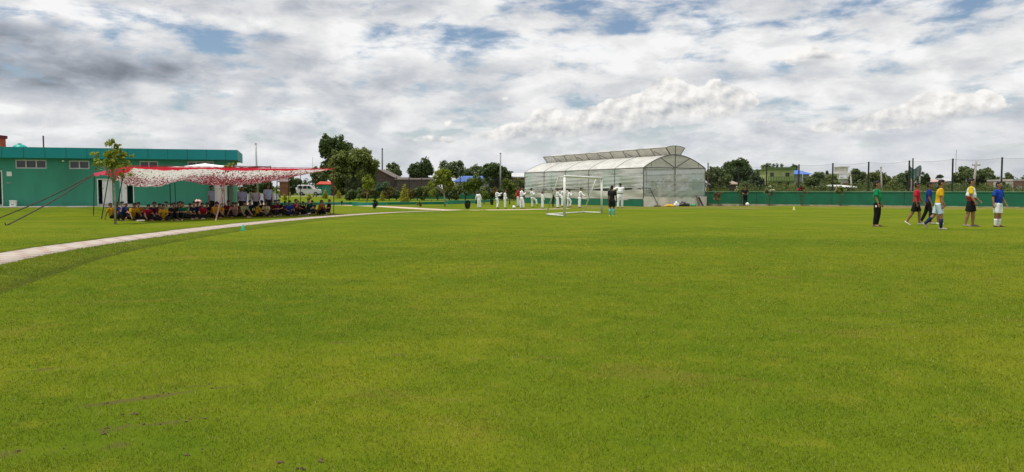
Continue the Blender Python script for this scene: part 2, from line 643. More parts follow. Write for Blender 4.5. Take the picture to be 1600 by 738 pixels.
def lawn_colour(g, pos):
    """mottled lawn shared by the ground sheet and the blades standing on it; pos in metres"""
    sx, sy, sz = g.sep(pos)
    flat = g.xyz(sx, sy, 0.0)
    n1 = g.noise(flat, 0.33, 5, 0.6, dim='2D')
    n2 = g.noise(g.xyz(g.mul(sx, 0.10), g.mul(sy, 0.30), 0.0), 1.0, 4, 0.55, 0.4, dim='2D')
    n3 = g.noise(flat, 2.2, 5, 0.65, dim='2D')
    n4 = g.noise(flat, 14.0, 3, 0.7, dim='2D')
    c = g.mix(g.step(n1, 0.36, 0.66), (0.110, 0.156, 0.008), (0.146, 0.178, 0.010))
    c = g.mix(g.mul(g.step(n2, 0.50, 0.68), 0.62), c, (0.074, 0.126, 0.007))
    c = g.mix(g.mul(g.step(n3, 0.52, 0.74), 0.45), c, (0.196, 0.200, 0.016))
    c = g.mix(g.mul(g.step(n3, 0.46, 0.30), 0.45), c, (0.070, 0.128, 0.006))
    c = g.mix(g.mul(g.step(n4, 0.50, 0.78), 0.35), c, (0.068, 0.100, 0.006))
    # straw-brown worn patches
    n5 = g.noise(g.xyz(g.mul(sx, 0.55), sy, 0.0), 1.1, 6, 0.68, 0.3, dim='2D')
    c = g.mix(g.mul(g.step(n5, 0.58, 0.73), 0.38), c, (0.185, 0.140, 0.030))
    return c, flat


# worn streaks with bare soil: (px, py, half length, half width, direction in ground plane)
SCARS = []
for px_, py_, L_, w_, a_ in ((180, 630, .30, .045, .55), (245, 618, .30, .04, .55), (205, 625, .42, .05, .5), (310, 604, .3, .03, .5), (365, 603, .22, .03, .5), (305, 655, .16, .03, .25), (262, 662, .12, .025, .2),
                               (165, 677, .09, .035, .6), (208, 648, .05, .03, 0), (100, 702, .45, .10, .3), (60, 578, .6, .09, .3), (300, 705, .14, .03, .5), (190, 668, .35, .05, .4),
                               (605, 555, .30, .06, .3), (545, 535, .3, .05, .3), (610, 520, .2, .03, .2), (780, 560, .4, .05, .2), (1370, 507, .6, .08, -.1), (1370, 487, .4, .06, 0), (1590, 550, .5, .08, .1)):
    p_ = at(px_, py_)
    SCARS.append((p_.x, p_.y, L_, w_, a_))


def scar_mask(g, flat):
    s = None
    x, y, _ = g.sep(flat)
    nz = g.noise(flat, 6.0, 6, 0.72, dim='2D')
    for (cx, cy, L, w, a) in SCARS:
        ca, sa = math.cos(a), math.sin(a)
        mp = g.n('ShaderNodeMapping', vector_type='TEXTURE')
        g.put(mp.inputs['Vector'], flat)
        mp.inputs['Location'].default_value = (cx, cy, 0)
        mp.inputs['Rotation'].default_value = (0, 0, a)
        mp.inputs['Scale'].default_value = (L, w, 1)
        dt = g.n('ShaderNodeVectorMath', operation='DOT_PRODUCT')
        g.put(dt.inputs[0], mp.outputs[0]); g.put(dt.inputs[1], mp.outputs[0])
        e = g.m('POWER', math.exp(-1.0), dt.outputs['Value'])
        s = e if s is None else g.add(s, e)
    return g.step(g.add(g.mul(s, 0.8), g.mul(g.sub(nz, 0.5), 3.0)), 0.55, 1.15)


def build_ground():
    def axis(*spans):
        out = []
        for a, b, st in spans:
            out += list(np.arange(a, b, st))
        return np.array(out + [spans[-1][1]])
    xs = axis((-1800, -400, 200), (-400, -80, 20), (-80, -32, 2), (-32, -13, .4), (-13, 3, .12), (3, 45, 1.0), (45, 100, 5), (100, 400, 20), (400, 1800, 200))
    ys = axis((-60, 4, 8), (4, 60, .16), (60, 76, .4), (76, 130, 2), (130, 300, 10), (300, 800, 50), (800, 3200, 300))
    X, Y = np.meshgrid(xs, ys)
    shp = X.shape
    x, y = X.ravel(), Y.ravel()
    near = (x > -34) & (x < 8) & (y < 80)
    z = ground_z(x, y)
    zf, dr, sr, db, bank = ground_z(x[near], y[near], True)
    z[near] = zf
    strip = np.zeros(len(x)); edge = np.zeros(len(x)); earth = np.zeros(len(x))
    inner = np.where(sr < 0, dr, 1e3)
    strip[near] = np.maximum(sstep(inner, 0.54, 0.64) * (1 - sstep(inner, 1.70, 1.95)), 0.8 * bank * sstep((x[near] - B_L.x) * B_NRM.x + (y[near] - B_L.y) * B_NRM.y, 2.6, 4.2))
    outer = np.where(sr > 0, dr, 1e3)
    edge[near] = np.maximum(np.exp(-((inner - 1.84) / 0.14) ** 2), np.exp(-((outer - 0.62) / 0.07) ** 2))
    n = Vector((-(WALL_B.y - WALL_A.y), WALL_B.x - WALL_A.x, 0)).normalized()
    dw = (x - WALL_A.x) * n.x + (y - WALL_A.y) * n.y
    earth = sstep(dw, -5.2, -3.6) * (1 - sstep(dw, 0.5, 3)) * (x > 3)
    foot = 0.8 * sstep(y, 54.0, 56.5) * (1 - sstep(y, 64, 67)) * sstep(x, 1.5, 5.0) * (1 - sstep(x, 17, 20))
    earth = np.maximum(earth, foot)
    far = sstep(dw, 2.0, 5.0)
    ii = np.arange(len(x)).reshape(shp)
    faces = np.stack([ii[:-1, :-1], ii[:-1, 1:], ii[1:, 1:], ii[1:, :-1]], -1).reshape(-1, 4)
    me = np_mesh("ground", np.stack([x, y, z], 1), faces)
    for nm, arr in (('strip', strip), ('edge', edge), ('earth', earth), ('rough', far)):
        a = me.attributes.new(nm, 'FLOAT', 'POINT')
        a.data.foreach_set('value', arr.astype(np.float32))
    m, g, out = new_mat("lawn_ground")
    pos = g.n('ShaderNodeNewGeometry').outputs['Position']
    c, flat = lawn_colour(g, pos)
    fine = g.noise(flat, 60.0, 3, 0.7, dim='2D')
    c = g.mix(g.mul(g.step(fine, 0.48, 0.75), 0.35), c, (0.06, 0.085, 0.005))
    at_ = lambda nm: g.n('ShaderNodeAttribute', attribute_name=nm).outputs['Fac']
    nb = g.noise(flat, 1.6, 5, 0.65, dim='2D')
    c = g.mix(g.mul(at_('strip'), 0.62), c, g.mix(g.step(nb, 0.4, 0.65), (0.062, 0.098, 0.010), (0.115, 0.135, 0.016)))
    c = g.mix(g.mul(at_('edge'), 0.75), c, (0.040, 0.045, 0.012))
    ne = g.noise(g.xyz(g.mul(g.sep(flat)[0], 0.22), g.sep(flat)[1], 0.0), 1.2, 5, 0.65, dim='2D')
    c = g.mix(g.mul(at_('earth'), g.step(ne, 0.42, 0.60)), c, (0.20, 0.145, 0.075))
    c = g.mix(g.mul(at_('rough'), 0.8), c, g.mix(nb, (0.07, 0.11, 0.02), (0.13, 0.15, 0.03)))
    c = g.mix(g.mul(scar_mask(g, flat), 0.62), c, (0.105, 0.075, 0.035))
    b = g.n('ShaderNodeBsdfPrincipled')
    g.put(b.inputs['Base Color'], c)
    b.inputs['Roughness'].default_value = 0.9
    b.inputs['Specular IOR Level'].default_value = 0.02
    bp = g.n('ShaderNodeBump')
    bp.inputs['Strength'].default_value = 0.8
    bp.inputs['Distance'].default_value = 0.03
    g.put(bp.inputs['Height'], g.add(g.noise(flat, 28.0, 4, 0.7, dim='2D'), g.mul(g.noise(flat, 3.0, 4, 0.6, dim='2D'), 1.2)))
    g.put(b.inputs['Normal'], bp.outputs[0])
    g.put(out.inputs[0], b.outputs[0])
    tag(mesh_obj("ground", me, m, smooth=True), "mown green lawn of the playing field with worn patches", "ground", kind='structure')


build_ground()


def ribbon(name, line, w, z, mat, label, cat, taper=0):
    t = np.gradient(line, axis=0)
    t /= np.linalg.norm(t, axis=1, keepdims=True)
    nrm = np.stack([-t[:, 1], t[:, 0]], 1)
    n = len(line)
    wob = np.convolve(RNG.normal(size=n + 8), np.ones(5) / 5, 'same')[4:-4] * 0.17
    ww = np.full(n, w)
    if taper:
        ww *= np.clip((n - np.arange(n)) / taper, 0.25, 1)
    Lp, Rp = line + nrm * (ww + wob * .4)[:, None], line - nrm * (ww + wob)[:, None]
    zz = np.full(n, z) + ground_z(line[:, 0], line[:, 1])
    top = np.concatenate([np.c_[Lp, zz], np.c_[Rp, zz], np.c_[Lp, zz - 0.06], np.c_[Rp, zz - 0.06]])
    i = np.arange(n - 1)
    f = np.concatenate([np.stack([i, i + n, i + n + 1, i + 1], 1), np.stack([i + 2 * n, i, i + 1, i + 2 * n + 1], 1), np.stack([i + n, i + 3 * n, i + 3 * n + 1, i + n + 1], 1)])
    return tag(mesh_obj(name, np_mesh(name, top, f), mat), label, cat, kind='structure')


def paver_mat():
    m, g, out = new_mat("pavers")
    pos = g.n('ShaderNodeNewGeometry').outputs['Position']
    br = g.n('ShaderNodeTexBrick')
    g.put(br.inputs['Vector'], pos)
    br.inputs['Scale'].default_value = 1.0
    br.inputs['Brick Width'].default_value = 0.62
    br.inputs['Row Height'].default_value = 0.42
    br.inputs['Mortar Size'].default_value = 0.06
    br.inputs['Color1'].default_value = (0.40, 0.365, 0.325, 1)
    br.inputs['Color2'].default_value = (0.46, 0.42, 0.37, 1)
    br.inputs['Mortar'].default_value = (0.32, 0.215, 0.17, 1)
    n = g.noise(pos, 1.3, 6, 0.7)
    c = g.mix(g.mul(g.step(n, 0.48, 0.7), 0.6), br.outputs['Color'], (0.38, 0.29, 0.24))
    c = g.mix(g.mul(g.step(g.noise(pos, 5.0, 5, 0.7), 0.56, 0.72), 0.4), c, (0.30, 0.25, 0.19))
    b = g.n('ShaderNodeBsdfPrincipled')
    g.put(b.inputs['Base Color'], c)
    b.inputs['Roughness'].default_value = 0.85
    g.put(out.inputs[0], b.outputs[0])
    return m


PAVER = paver_mat()
ribbon("footpath", RIM_PATH, RIM_W, -0.012, PAVER, "pinkish paved footpath curving along the edge of the pitch", "path")
ribbon("garden_path", BED_PATH, BED_W, -0.010, surf("pink_gravel", (0.52, 0.40, 0.32), 0.9, 0.15, 3, bump=0.01), "pale garden path winding past the planted beds", "path", taper=26)


# ------------------------------------------------------------------ standing grass near the camera
def build_grass():
    n = 900000
    # density falls with the square of distance, so the blades thin out without an edge
    y = 2.7 * (27.0 / 2.7) ** RNG.random(n)
    x = RNG.uniform(-1, 1, n) * (0.68 * y + 3.2)
    P = np.c_[x, y]
    fade = 1 - sstep(y, 11, 27)
    keep = RNG.random(n) < 0.25 + 0.75 * fade
    P, y = P[keep], y[keep]
    Lh = np.clip(0.017 - 0.0002 * y, 0.012, 0.017)
    Wd = 0.00060 * y + 0.0004
    # clumping: keep more blades in some places than in others
    cl = 0.5 + 0.25 * (np.sin(P[:, 0] * 7.1 + 2 * np.sin(P[:, 1] * 3.3)) + np.sin(P[:, 1] * 9.7 + 2 * np.sin(P[:, 0] * 4.1)))
    keep = RNG.random(len(P)) < 0.45 + 0.55 * cl
    for (cx, cy, L, w, a) in SCARS:
        ca, sa = math.cos(a), math.sin(a)
        u = ((P[:, 0] - cx) * ca + (P[:, 1] - cy) * sa) / L
        v = (-(P[:, 0] - cx) * sa + (P[:, 1] - cy) * ca) / w
        keep &= (RNG.random(len(P)) > 0.85 * np.exp(-(u * u + v * v)))
    nearp = P[:, 0] < 0
    dr = np.full(len(P), 9.0); sr = np.ones(len(P))
    dr[nearp], sr[nearp] = dist_to(RIM_PATH, P[nearp, 0], P[nearp, 1])
    keep &= dr > RIM_W + 0.04
    inner = np.where(sr < 0, dr, 1e3)
    longer = sstep(inner, 0.54, 0.64) * (1 - sstep(inner, 1.7, 1.9))
    P, Lh, Wd, longer = P[keep], Lh[keep], Wd[keep], longer[keep]
    n = len(P)
    z = np.zeros(n)
    m = (P[:, 0] < 2)
    z[m] = ground_z(P[m, 0], P[m, 1], True)[0]
    ang = RNG.uniform(0, 2 * np.pi, n)
    h = Lh * (0.55 + 0.75 * RNG.random(n)) * (1 + 0.7 * longer)
    lean = h * (0.25 + 0.9 * RNG.random(n))
    la = RNG.uniform(0, 2 * np.pi, n)
    wx, wy = np.cos(ang) * Wd * .5, np.sin(ang) * Wd * .5
    base = np.c_[P, z - 0.002]
    mid = base + np.c_[np.cos(la) * lean * .35, np.sin(la) * lean * .35, h * .62]
    tip = base + np.c_[np.cos(la) * lean, np.sin(la) * lean, h]
    wv = np.c_[wx, wy, np.zeros(n)]
    v = np.stack([base - wv, base + wv, mid + wv * .8, mid - wv * .8, tip], 1).reshape(-1, 3)
    i = np.arange(n)[:, None] * 5
    f = np.concatenate([i + np.array([[0, 1, 2]]), i + np.array([[0, 2, 3]]), i + np.array([[3, 2, 4]])])
    r = np.clip(RNG.random(n), 0, 1)
    me = np_mesh("grass", v, f, np.concatenate([r, r, r]))
    mt, g, out = new_mat("grass_blade")
    pos = g.n('ShaderNodeNewGeometry').outputs['Position']
    c, flat = lawn_colour(g, pos)
    t = g.n('ShaderNodeAttribute', attribute_name='tint').outputs['Fac']
    c = g.mix(1.0, c, (1.40, 1.34, 1.25), 'MULTIPLY')
    c = g.mix(g.step(t, 0.0, 0.5, 0.48, 0.0), c, (0.085, 0.165, 0.008))
    c = g.mix(g.step(t, 0.74, 1.0, 0.0, 0.85), c, (0.42, 0.40, 0.13))
    d = g.n('ShaderNodeBsdfPrincipled')
    g.put(d.inputs['Base Color'], c)
    d.inputs['Roughness'].default_value = 0.55
    d.inputs['Specular IOR Level'].default_value = 0.06
    tr = g.n('ShaderNodeBsdfTranslucent')
    g.put(tr.inputs[0], c)
    mx = g.n('ShaderNodeMixShader')
    mx.inputs[0].default_value = 0.35
    g.put(mx.inputs[1], d.outputs[0]); g.put(mx.inputs[2], tr.outputs[0])
    g.put(out.inputs[0], mx.outputs[0])
    tag(mesh_obj("grass", me, mt), "short mown grass blades covering the playing field", "grass", kind='stuff')


build_grass()


def build_clods():
    mb = MB()
    for (cx, cy, L, w, a) in SCARS[:13]:
        for _ in range(int(2 + 3 * L)):
            t, s = random.gauss(0, .55) * L, random.gauss(0, .6) * w
            x, y = cx + t * math.cos(a) - s * math.sin(a), cy + t * math.sin(a) + s * math.cos(a)
            r = random.uniform(.003, .007)
            mb.ball((x, y, r * .5), (r * random.uniform(.8, 1.6), r * random.uniform(.8, 1.4), r), 6, 5)
    for px, py in ((437, 724), (472, 733), (500, 721), (290, 712), (205, 648), (160, 678)):
        p = at(px, py)
        for _ in range(3):
            r = random.uniform(.004, .007)
            mb.ball((p.x + random.gauss(0, .012), p.y + random.gauss(0, .012), r * .6), (r * 1.4, r, r), 7, 5)
    me = mb.mesh("soil_clods")
    co = np.empty(len(me.vertices) * 3); me.vertices.foreach_get('co', co)
    co += RNG.normal(scale=.0018, size=co.shape); me.vertices.foreach_set('co', co)
    tag(mesh_obj("soil_clods", me, surf("soil", (0.13, 0.09, 0.05), 0.95, 0.4, 40)), "small brown clods of earth scattered on the worn grass", "soil", kind='stuff')


build_clods()


# ------------------------------------------------------------------ long teal building
def onplane(px, py, P0, d, n, off=0.0):
    """where the sight line meets a vertical plane: (distance along, height)"""
    r = ray(px, py)
    C = Vector((0, 0, CAM_H))
    t = ((P0 + n * off) - C).dot(n) / r.dot(n)
    p = C + r * t
    return (p - P0).dot(d), p.z


def holed_wall(mb, u0, u1, z0, z1, y0, y1, holes):
    us = sorted({u0, u1, *[h[0] for h in holes], *[h[1] for h in holes]})
    zs = sorted({z0, z1, *[h[2] for h in holes], *[h[3] for h in holes]})
    for i in range(len(us) - 1):
        run = None
        for j in range(len(zs) - 1):
            cu, cz = (us[i] + us[i + 1]) / 2, (zs[j] + zs[j + 1]) / 2
            solid = not any(h[0] < cu < h[1] and h[2] < cz < h[3] for h in holes)
            if solid:
                run = [zs[j], zs[j + 1]] if run is None else [run[0], zs[j + 1]]
            if (not solid or j == len(zs) - 2) and run:
                mb.box(us[i], us[i + 1], y0, y1, run[0], run[1])
                run = None


TEAL = surf("teal_wall_paint", (0.045, 0.255, 0.175), 0.75, 0.08, 1.2, col2=(0.040, 0.215, 0.145), stretch=(1.0, 1.0, 0.25))
FASCIA = surf("teal_fascia_panel", (0.002, 0.245, 0.255), 0.5, 0.05, 1.0)
SEAM = surf("dark_teal_seam", (0.004, 0.085, 0.085), 0.6, 0.1)
WHITE = surf("white_paint", (0.74, 0.75, 0.74), 0.55, 0.06, 3)
OFFWHITE = surf("grey_white_paint", (0.52, 0.54, 0.54), 0.6, 0.08, 3)
CONC = surf("pale_concrete", (0.42, 0.40, 0.36), 0.9, 0.12, 3, bump=0.003)
GREENP = surf("dark_green_paint", (0.009, 0.135, 0.068), 0.65, 0.12, 1.5, col2=(0.012, 0.115, 0.062))
DARK = surf("dark_interior", (0.025, 0.027, 0.028), 0.9, 0.2)
GLASS = surf("dark_window_glass", (0.030, 0.034, 0.036), 0.12, 0.2, 3, spec=0.6)
BLACKM = surf("black_metal", (0.018, 0.02, 0.02), 0.55, 0.2, spec=0.4)
GALV = surf("grey_metal", (0.30, 0.31, 0.32), 0.5, 0.15, metal=0.4)


def build_pavilion():
    ang = math.atan2(B_DIR.y, B_DIR.x)
    root = empty("pavilion_building", B_L, "long single storey teal building with deep flat fascia behind the striped canopy", "building", rz=ang)
    wp = lambda px, py, off=0.0: onplane(px, py, B_L, B_DIR, B_NRM, off)
    u1 = wp(364, 300)[0]
    u0 = -9.0
    zt = 3.55
    wins, doors = [], []
    for px0, px1, py0, py1, n in ((24, 72.5, 250, 263.5, 3), (108, 139.5, 251.3, 264.2, 2), (218, 247, 252, 264.8, 2), (293, 334, 252.6, 264.8, 3)):
        ua, zb = wp(px0, py1); ub, za = wp(px1, py0)
        wins.append((ua, ub, zb, za, n))
    for px0, px1, py0, lean in ((-22, 1.8, 268, None), (153.5, 173.5, 281, 'right'), (189, 207.5, 281, 'left'), (337, 353, 281, 'full')):
        ua = wp(px0, 300)[0]; ub, za = wp(px1, py0)
        doors.append((ua, ub, SLAB_Z + 0.12, max(za, 1.95), lean))
    holes = [w[:4] for w in wins] + [d[:4] for d in doors]
    mb = MB()
    holed_wall(mb, u0, u1, SLAB_Z - 0.4, zt, 0.0, 0.22, holes)
    mb.box(u1 - 0.22, u1, 0.22, 5.0, SLAB_Z - 0.4, zt)
    mb.box(u0, u0 + 0.22, 0.22, 5.0, SLAB_Z - 0.4, zt)
    mb.box(u0 + .22, u1 - .22, 4.78, 5.0, SLAB_Z - 0.4, zt)
    mb.box(u0 + .22, u1 - .22, 1.6, 1.7, SLAB_Z - 0.4, zt)
    mb.build("wall", TEAL, root)
    # fascia and roof
    off = 0.45
    fu1, _ = wp(371, 240, off)
    _, fz1 = wp(100, 231.0, off)
    _, fz0 = wp(100, 247.8, off)
    fz1 = wp(10, 229.6, off)[1]; fz0 = wp(10, 246.6, off)[1]
    mb = MB()
    mb.box(u0, fu1, -off, -off + 0.06, fz0, fz1)
    mb.box(fu1 - 0.06, fu1, -off + 0.06, 5.4, fz0, fz1)
    mb.cur = 1
    u = wp(36.5, 240, off)[0]
    w_ = wp(70, 240, off)[0] - u
    k = -8
    while u + k * w_ < fu1 - 0.3:
        uu = u + k * w_
        if uu > u0:
            mb.box(uu - 0.012, uu + 0.012, -off - 0.004, -off, fz0 + 0.002, fz1 - 0.002)
        k += 1
    mb.build("fascia", [FASCIA, SEAM], root)
    mb = MB()
    mb.box(u0, fu1 - 0.06, -off + 0.06, 5.4, fz0 + 0.04, fz0 + 0.20)
    mb.build("roof", CONC, root)
    for (a, b, z0, z1, n) in wins:
        mb = MB()
        f = 0.065
        mb.box(a, b, 0.03, 0.10, z1 - f, z1); mb.box(a, b, 0.03, 0.10, z0, z0 + f)
        for i in range(n + 1):
            c = a + (b - a) * i / n
            c0, c1 = max(a, c - f / 2), min(b, c + f / 2)
            if i == 0: c0, c1 = a, a + f
            if i == n: c0, c1 = b - f, b
            mb.box(c0, c1, 0.032, 0.098, z0 + f, z1 - f)
        w = mb.build("window", OFFWHITE, root)
        MB().box(a + .01, b - .01, 0.105, 0.12, z0 + .01, z1 - .01).build("pane", GLASS, w)
    for (a, b, z0, z1, lean) in doors:
        mb = MB()
        mb.box(a - 0.05, a, -0.03, 0.20, z0 - .1, z1); mb.box(b, b + 0.05, -0.03, 0.20, z0 - .1, z1); mb.box(a - .05, b + .05, -0.03, 0.20, z1, z1 + 0.05)
        fr = mb.build("door_frame", WHITE, root)
        MB().box(a, b, -0.02, 0.24, z0 - .12, z0).build("threshold", CONC, root)
        w = b - a
        if lean == 'right':
            mb = MB().box(a + w * .30, b, 0.06, 0.10, z0, z1)
            for i in range(9):
                zz = z0 + .15 + i * (z1 - z0 - .3) / 9
                mb.box(a + w * .38, b - .06, 0.045, 0.06, zz, zz + 0.09)
        elif lean == 'left':
            mb = MB().box(a, a + w * .48, 0.06, 0.10, z0, z1)
            mb.box(a + w * .06, a + w * .42, 0.045, 0.06, z0 + .2, z0 + .75).box(a + w * .06, a + w * .42, 0.045, 0.06, z0 + .9, z1 - .15)
        elif lean == 'full':
            mb = MB().box(a, b, 0.05, 0.10, z0, z1)
            mb.box(a + w * .1, b - w * .1, 0.035, 0.05, z0 + .2, z0 + .8).box(a + w * .1, b - w * .1, 0.035, 0.05, z0 + .95, z1 - .12)
        else:
            continue
        d = mb.build("door", WHITE, root)
        MB().ball((a + w * .36 if lean == 'right' else a + w * .42, 0.02, z0 + .95), 0.03, 8, 6).build("handle", GALV, d)
    # signs on the wall
    ua, zb = wp(11, 275.5); ub, za = wp(18.5, 268.5)
    MB().box(ua, ub, -0.06, -0.001, zb, za).build("meter_box", WHITE, root)
    ua, zb = wp(10.5, 286.7); ub, za = wp(17, 285.2)
    MB().box(ua, ub, -0.03, -0.001, zb, za).build("name_plate", GALV, root)
    ua, zb = wp(97.5, 253); ub, za = wp(100.5, 250.5)
    MB().box(ua, ub, -0.12, -0.001, zb, za).build("wall_lamp", WHITE, root)
    # raised floor slab with green plinth
    su = wp(374, 320, 1.0)[0]
    MB().box(u0, su, -1.0, -0.002, SLAB_Z - 0.07, SLAB_Z).build("floor_slab", CONC, root)
    MB().box(u0, su - .03, -0.96, -0.004, -0.2, SLAB_Z - 0.07).build("plinth", GREENP, root)
    return root, wp


PAV, wp = build_pavilion()


def b_at(px, off=0.0, z=0.0):
    """world point in front of the teal building at pixel column px"""
    u, _ = wp(px, 300, off)
    p = B_L + B_DIR * u + B_NRM * off
    return Vector((p.x, p.y, z))


# slabs lying on the bank, water cooler, bag and cushion on the veranda
for px0, px1, off, lab in ((-40, 76, 2.6, "long thin concrete slab on the bank crest below the white cooler"), (104, 137, 2.9, "short concrete slab lying near the canopy corner on the bank")):
    a, b = b_at(px0, off), b_at(px1, off)
    z = float(ground_z((a.x + b.x) / 2, (a.y + b.y) / 2))
    ln = (b - a).length
    o = MB().box(0, ln, -0.25, 0.25, z - 0.05, z + 0.05).build("concrete_slab", CONC)
    o.location = (a.x, a.y, 0)
    o.rotation_euler = (0, 0, math.atan2(B_DIR.y, B_DIR.x))
    tag(o, lab, "slab")

p = b_at(20, 0.5, SLAB_Z)
r_ = empty("water_cooler", p, "small white water cooler box standing on the veranda edge", "cooler", rz=math.atan2(B_DIR.y, B_DIR.x))
MB().box(-.15, .15, -.14, .14, 0.0, .30).build("body", WHITE, r_)
MB().box(-.17, .17, -.16, .16, .30, .36).build("lid", WHITE, r_)
MB().box(-.06, .06, -.17, -.141, .08, .14).build("tap", GALV, r_)


def lump(name, loc, rx, ry, rz_, mat, label, cat, seed=0, rough=0.25, rotz=0.0):
    """crumpled soft thing resting on its base"""
    mb = MB().ball((0, 0, 0), 1.0, 14, 10)
    me = mb.mesh(name)
    rg = np.random.default_rng(seed + 5)
    co = np.empty(len(me.vertices) * 3); me.vertices.foreach_get('co', co)
    co = co.reshape(-1, 3)
    ph = rg.uniform(0, 6, 6)
    d = 1 + rough * (np.sin(co[:, 0] * 5 + ph[0]) * np.sin(co[:, 2] * 4 + ph[1]) + .6 * np.sin(co[:, 1] * 7 + ph[2]) * np.sin(co[:, 0] * 8 + ph[3])) + rg.normal(scale=.04, size=len(co))
    co = co * d[:, None] * np.array([rx, ry, rz_])
    co[:, 2] = np.maximum(co[:, 2], -0.45 * rz_)
    co[:, 2] -= co[:, 2].min()
    me.vertices.foreach_set('co', co.ravel())
    me.update()
    o = mesh_obj(name, me, mat, smooth=True)
    o.location = loc
    o.rotation_euler = (0, 0, rotz)
    return tag(o, label, cat)


lump("backpack", b_at(269, 0.6, SLAB_Z), .17, .12, .13, fabric((0.02, 0.02, 0.025), "black_cloth"), "black bag lying on the veranda edge behind the seated boys", "bag", 1)
lump("cushion_bundle", b_at(309, 0.6, SLAB_Z), .20, .16, .26, fabric((0.62, 0.40, 0.38), "pink_cloth"), "pale pink cloth bundle heaped on the veranda near the standing man", "bundle", 2)

# things above the roof
rp = b_at(12, -7.0)
o = empty("brick_tower", (-40.45, 60, 0), "brick red tower with railing behind the left end of the teal roof", "tower")
z0_ = ad(0, 199.5, 60).z; z1_ = ad(0, 210, 60).z; z2_ = ad(0, 214, 60).z
hw = (8 - 3) / FPX * 60
MB().box(-2.2, hw - .04, 0, 2.4, 0, z2_).build("wall", surf("red_brick_paint", (0.42, 0.10, 0.055), 0.85, 0.15, 2), o)
MB().box(-2.3, hw + .05, -.1, 2.5, z2_, z1_ + .05).build("cornice", surf("maroon_paint", (0.13, 0.02, 0.03), 0.8, 0.15), o)
mb = MB()
for i in range(8):
    x = -2.2 + i * (2.2 + hw - .05) / 7
    mb.tube([(x, 0, z1_ + .05), (x, 0, z0_ if i == 7 else z0_ - .12)], .02, 6)
for zz in (z1_ + .22, z0_ - .14):
    mb.tube([(-2.2, 0, zz), (hw - .05, 0, zz)], .016, 6)
mb.build("railing", GALV, o)
p = b_at(33.5, -3.5)
zt_ = 3.85
o = empty("water_tank", (p.x, p.y, zt_ - .3), "round teal water tank dome showing above the fascia", "water tank")
mb = MB()
rt = 12.0 / FPX * p.y
mb.loft([[(rt * f * math.cos(a), rt * f * math.sin(a), z) for a in [i * math.pi / 12 for i in range(24)]] for f, z in ((1, -.6), (1, .22), (.97, .34), (.8, .52), (.45, .62), (.2, .64))])
mb.build("tank_body", surf("aqua_plastic", (0.01, 0.33, 0.27), 0.4, 0.08), o, smooth=True)
MB().tube([(0, 0, .62), (0, 0, .69)], rt * .22, 12).build("lid", surf("dark_teal_plastic", (0.01, 0.2, 0.2), 0.5), o)
p = b_at(70.5, -2.0)
tag(MB().tube([(0, 0, 0), (0, 0, ad(70, 212.3, p.y).z - 3.4)], .045, 8).build("roof_pole", surf("rust_brown", (0.12, 0.08, 0.06), 0.8, 0.2), loc=(p.x, p.y, 3.4)), "thin brown pole standing up behind the teal fascia", "pole")


# ------------------------------------------------------------------ shamiana canopy
def cloth_mat():
    m, g, out = new_mat("printed_canopy_cloth")
    u = g.n('ShaderNodeAttribute', attribute_name='cu').outputs['Fac']
    v = g.n('ShaderNodeAttribute', attribute_name='cv').outputs['Fac']
    P = g.xyz(g.mul(u, 15.0), g.mul(v, 6.0), 0.0)
    fle = g.noise(g.scale(P, (1.0, 1.0, 1.0)), 7.5, 3, 0.7, 0.6)
    n2 = g.noise(P, 0.9, 4, 0.6)
    thr = g.add(0.605, g.mul(g.step(v, 0.03, 0.18), -0.13))
    thr = g.add(thr, g.mul(g.step(u, 0.36, 0.46), -0.065))
    thr = g.add(thr, g.mul(g.sub(n2, 0.5), 0.20))
    spots = g.step(g.sub(fle, thr), -0.01, 0.03)
    white = g.mix(g.noise(P, 6.0, 4), (0.62, 0.61, 0.58), (0.80, 0.79, 0.77))
    red = g.mix(g.noise(P, 2.0, 4), (0.50, 0.015, 0.035), (0.66, 0.04, 0.075))
    dk = g.mix(g.noise(P, 5.0, 3), (0.30, 0.012, 0.025), (0.10, 0.025, 0.03))
    c = g.mix(spots, white, dk)
    band = g.mx(g.step(g.add(v, g.mul(g.sub(n2, .5), .03)), 0.017, 0.012), g.step(u, 0.026, 0.020))
    band = g.mx(band, g.step(u, 0.975, 0.985))
    band = g.mx(band, g.step(v, 0.955, 0.965))
    c = g.mix(band, c, red)
    d = g.n('ShaderNodeBsdfDiffuse')
    g.put(d.inputs[0], c)
    t = g.n('ShaderNodeBsdfTranslucent')
    g.put(t.inputs[0], c)
    mx = g.n('ShaderNodeMixShader')
    mx.inputs[0].default_value = 0.46
    g.put(mx.inputs[1], d.outputs[0]); g.put(mx.inputs[2], t.outputs[0])
    g.put(out.inputs[0], mx.outputs[0])
    return m


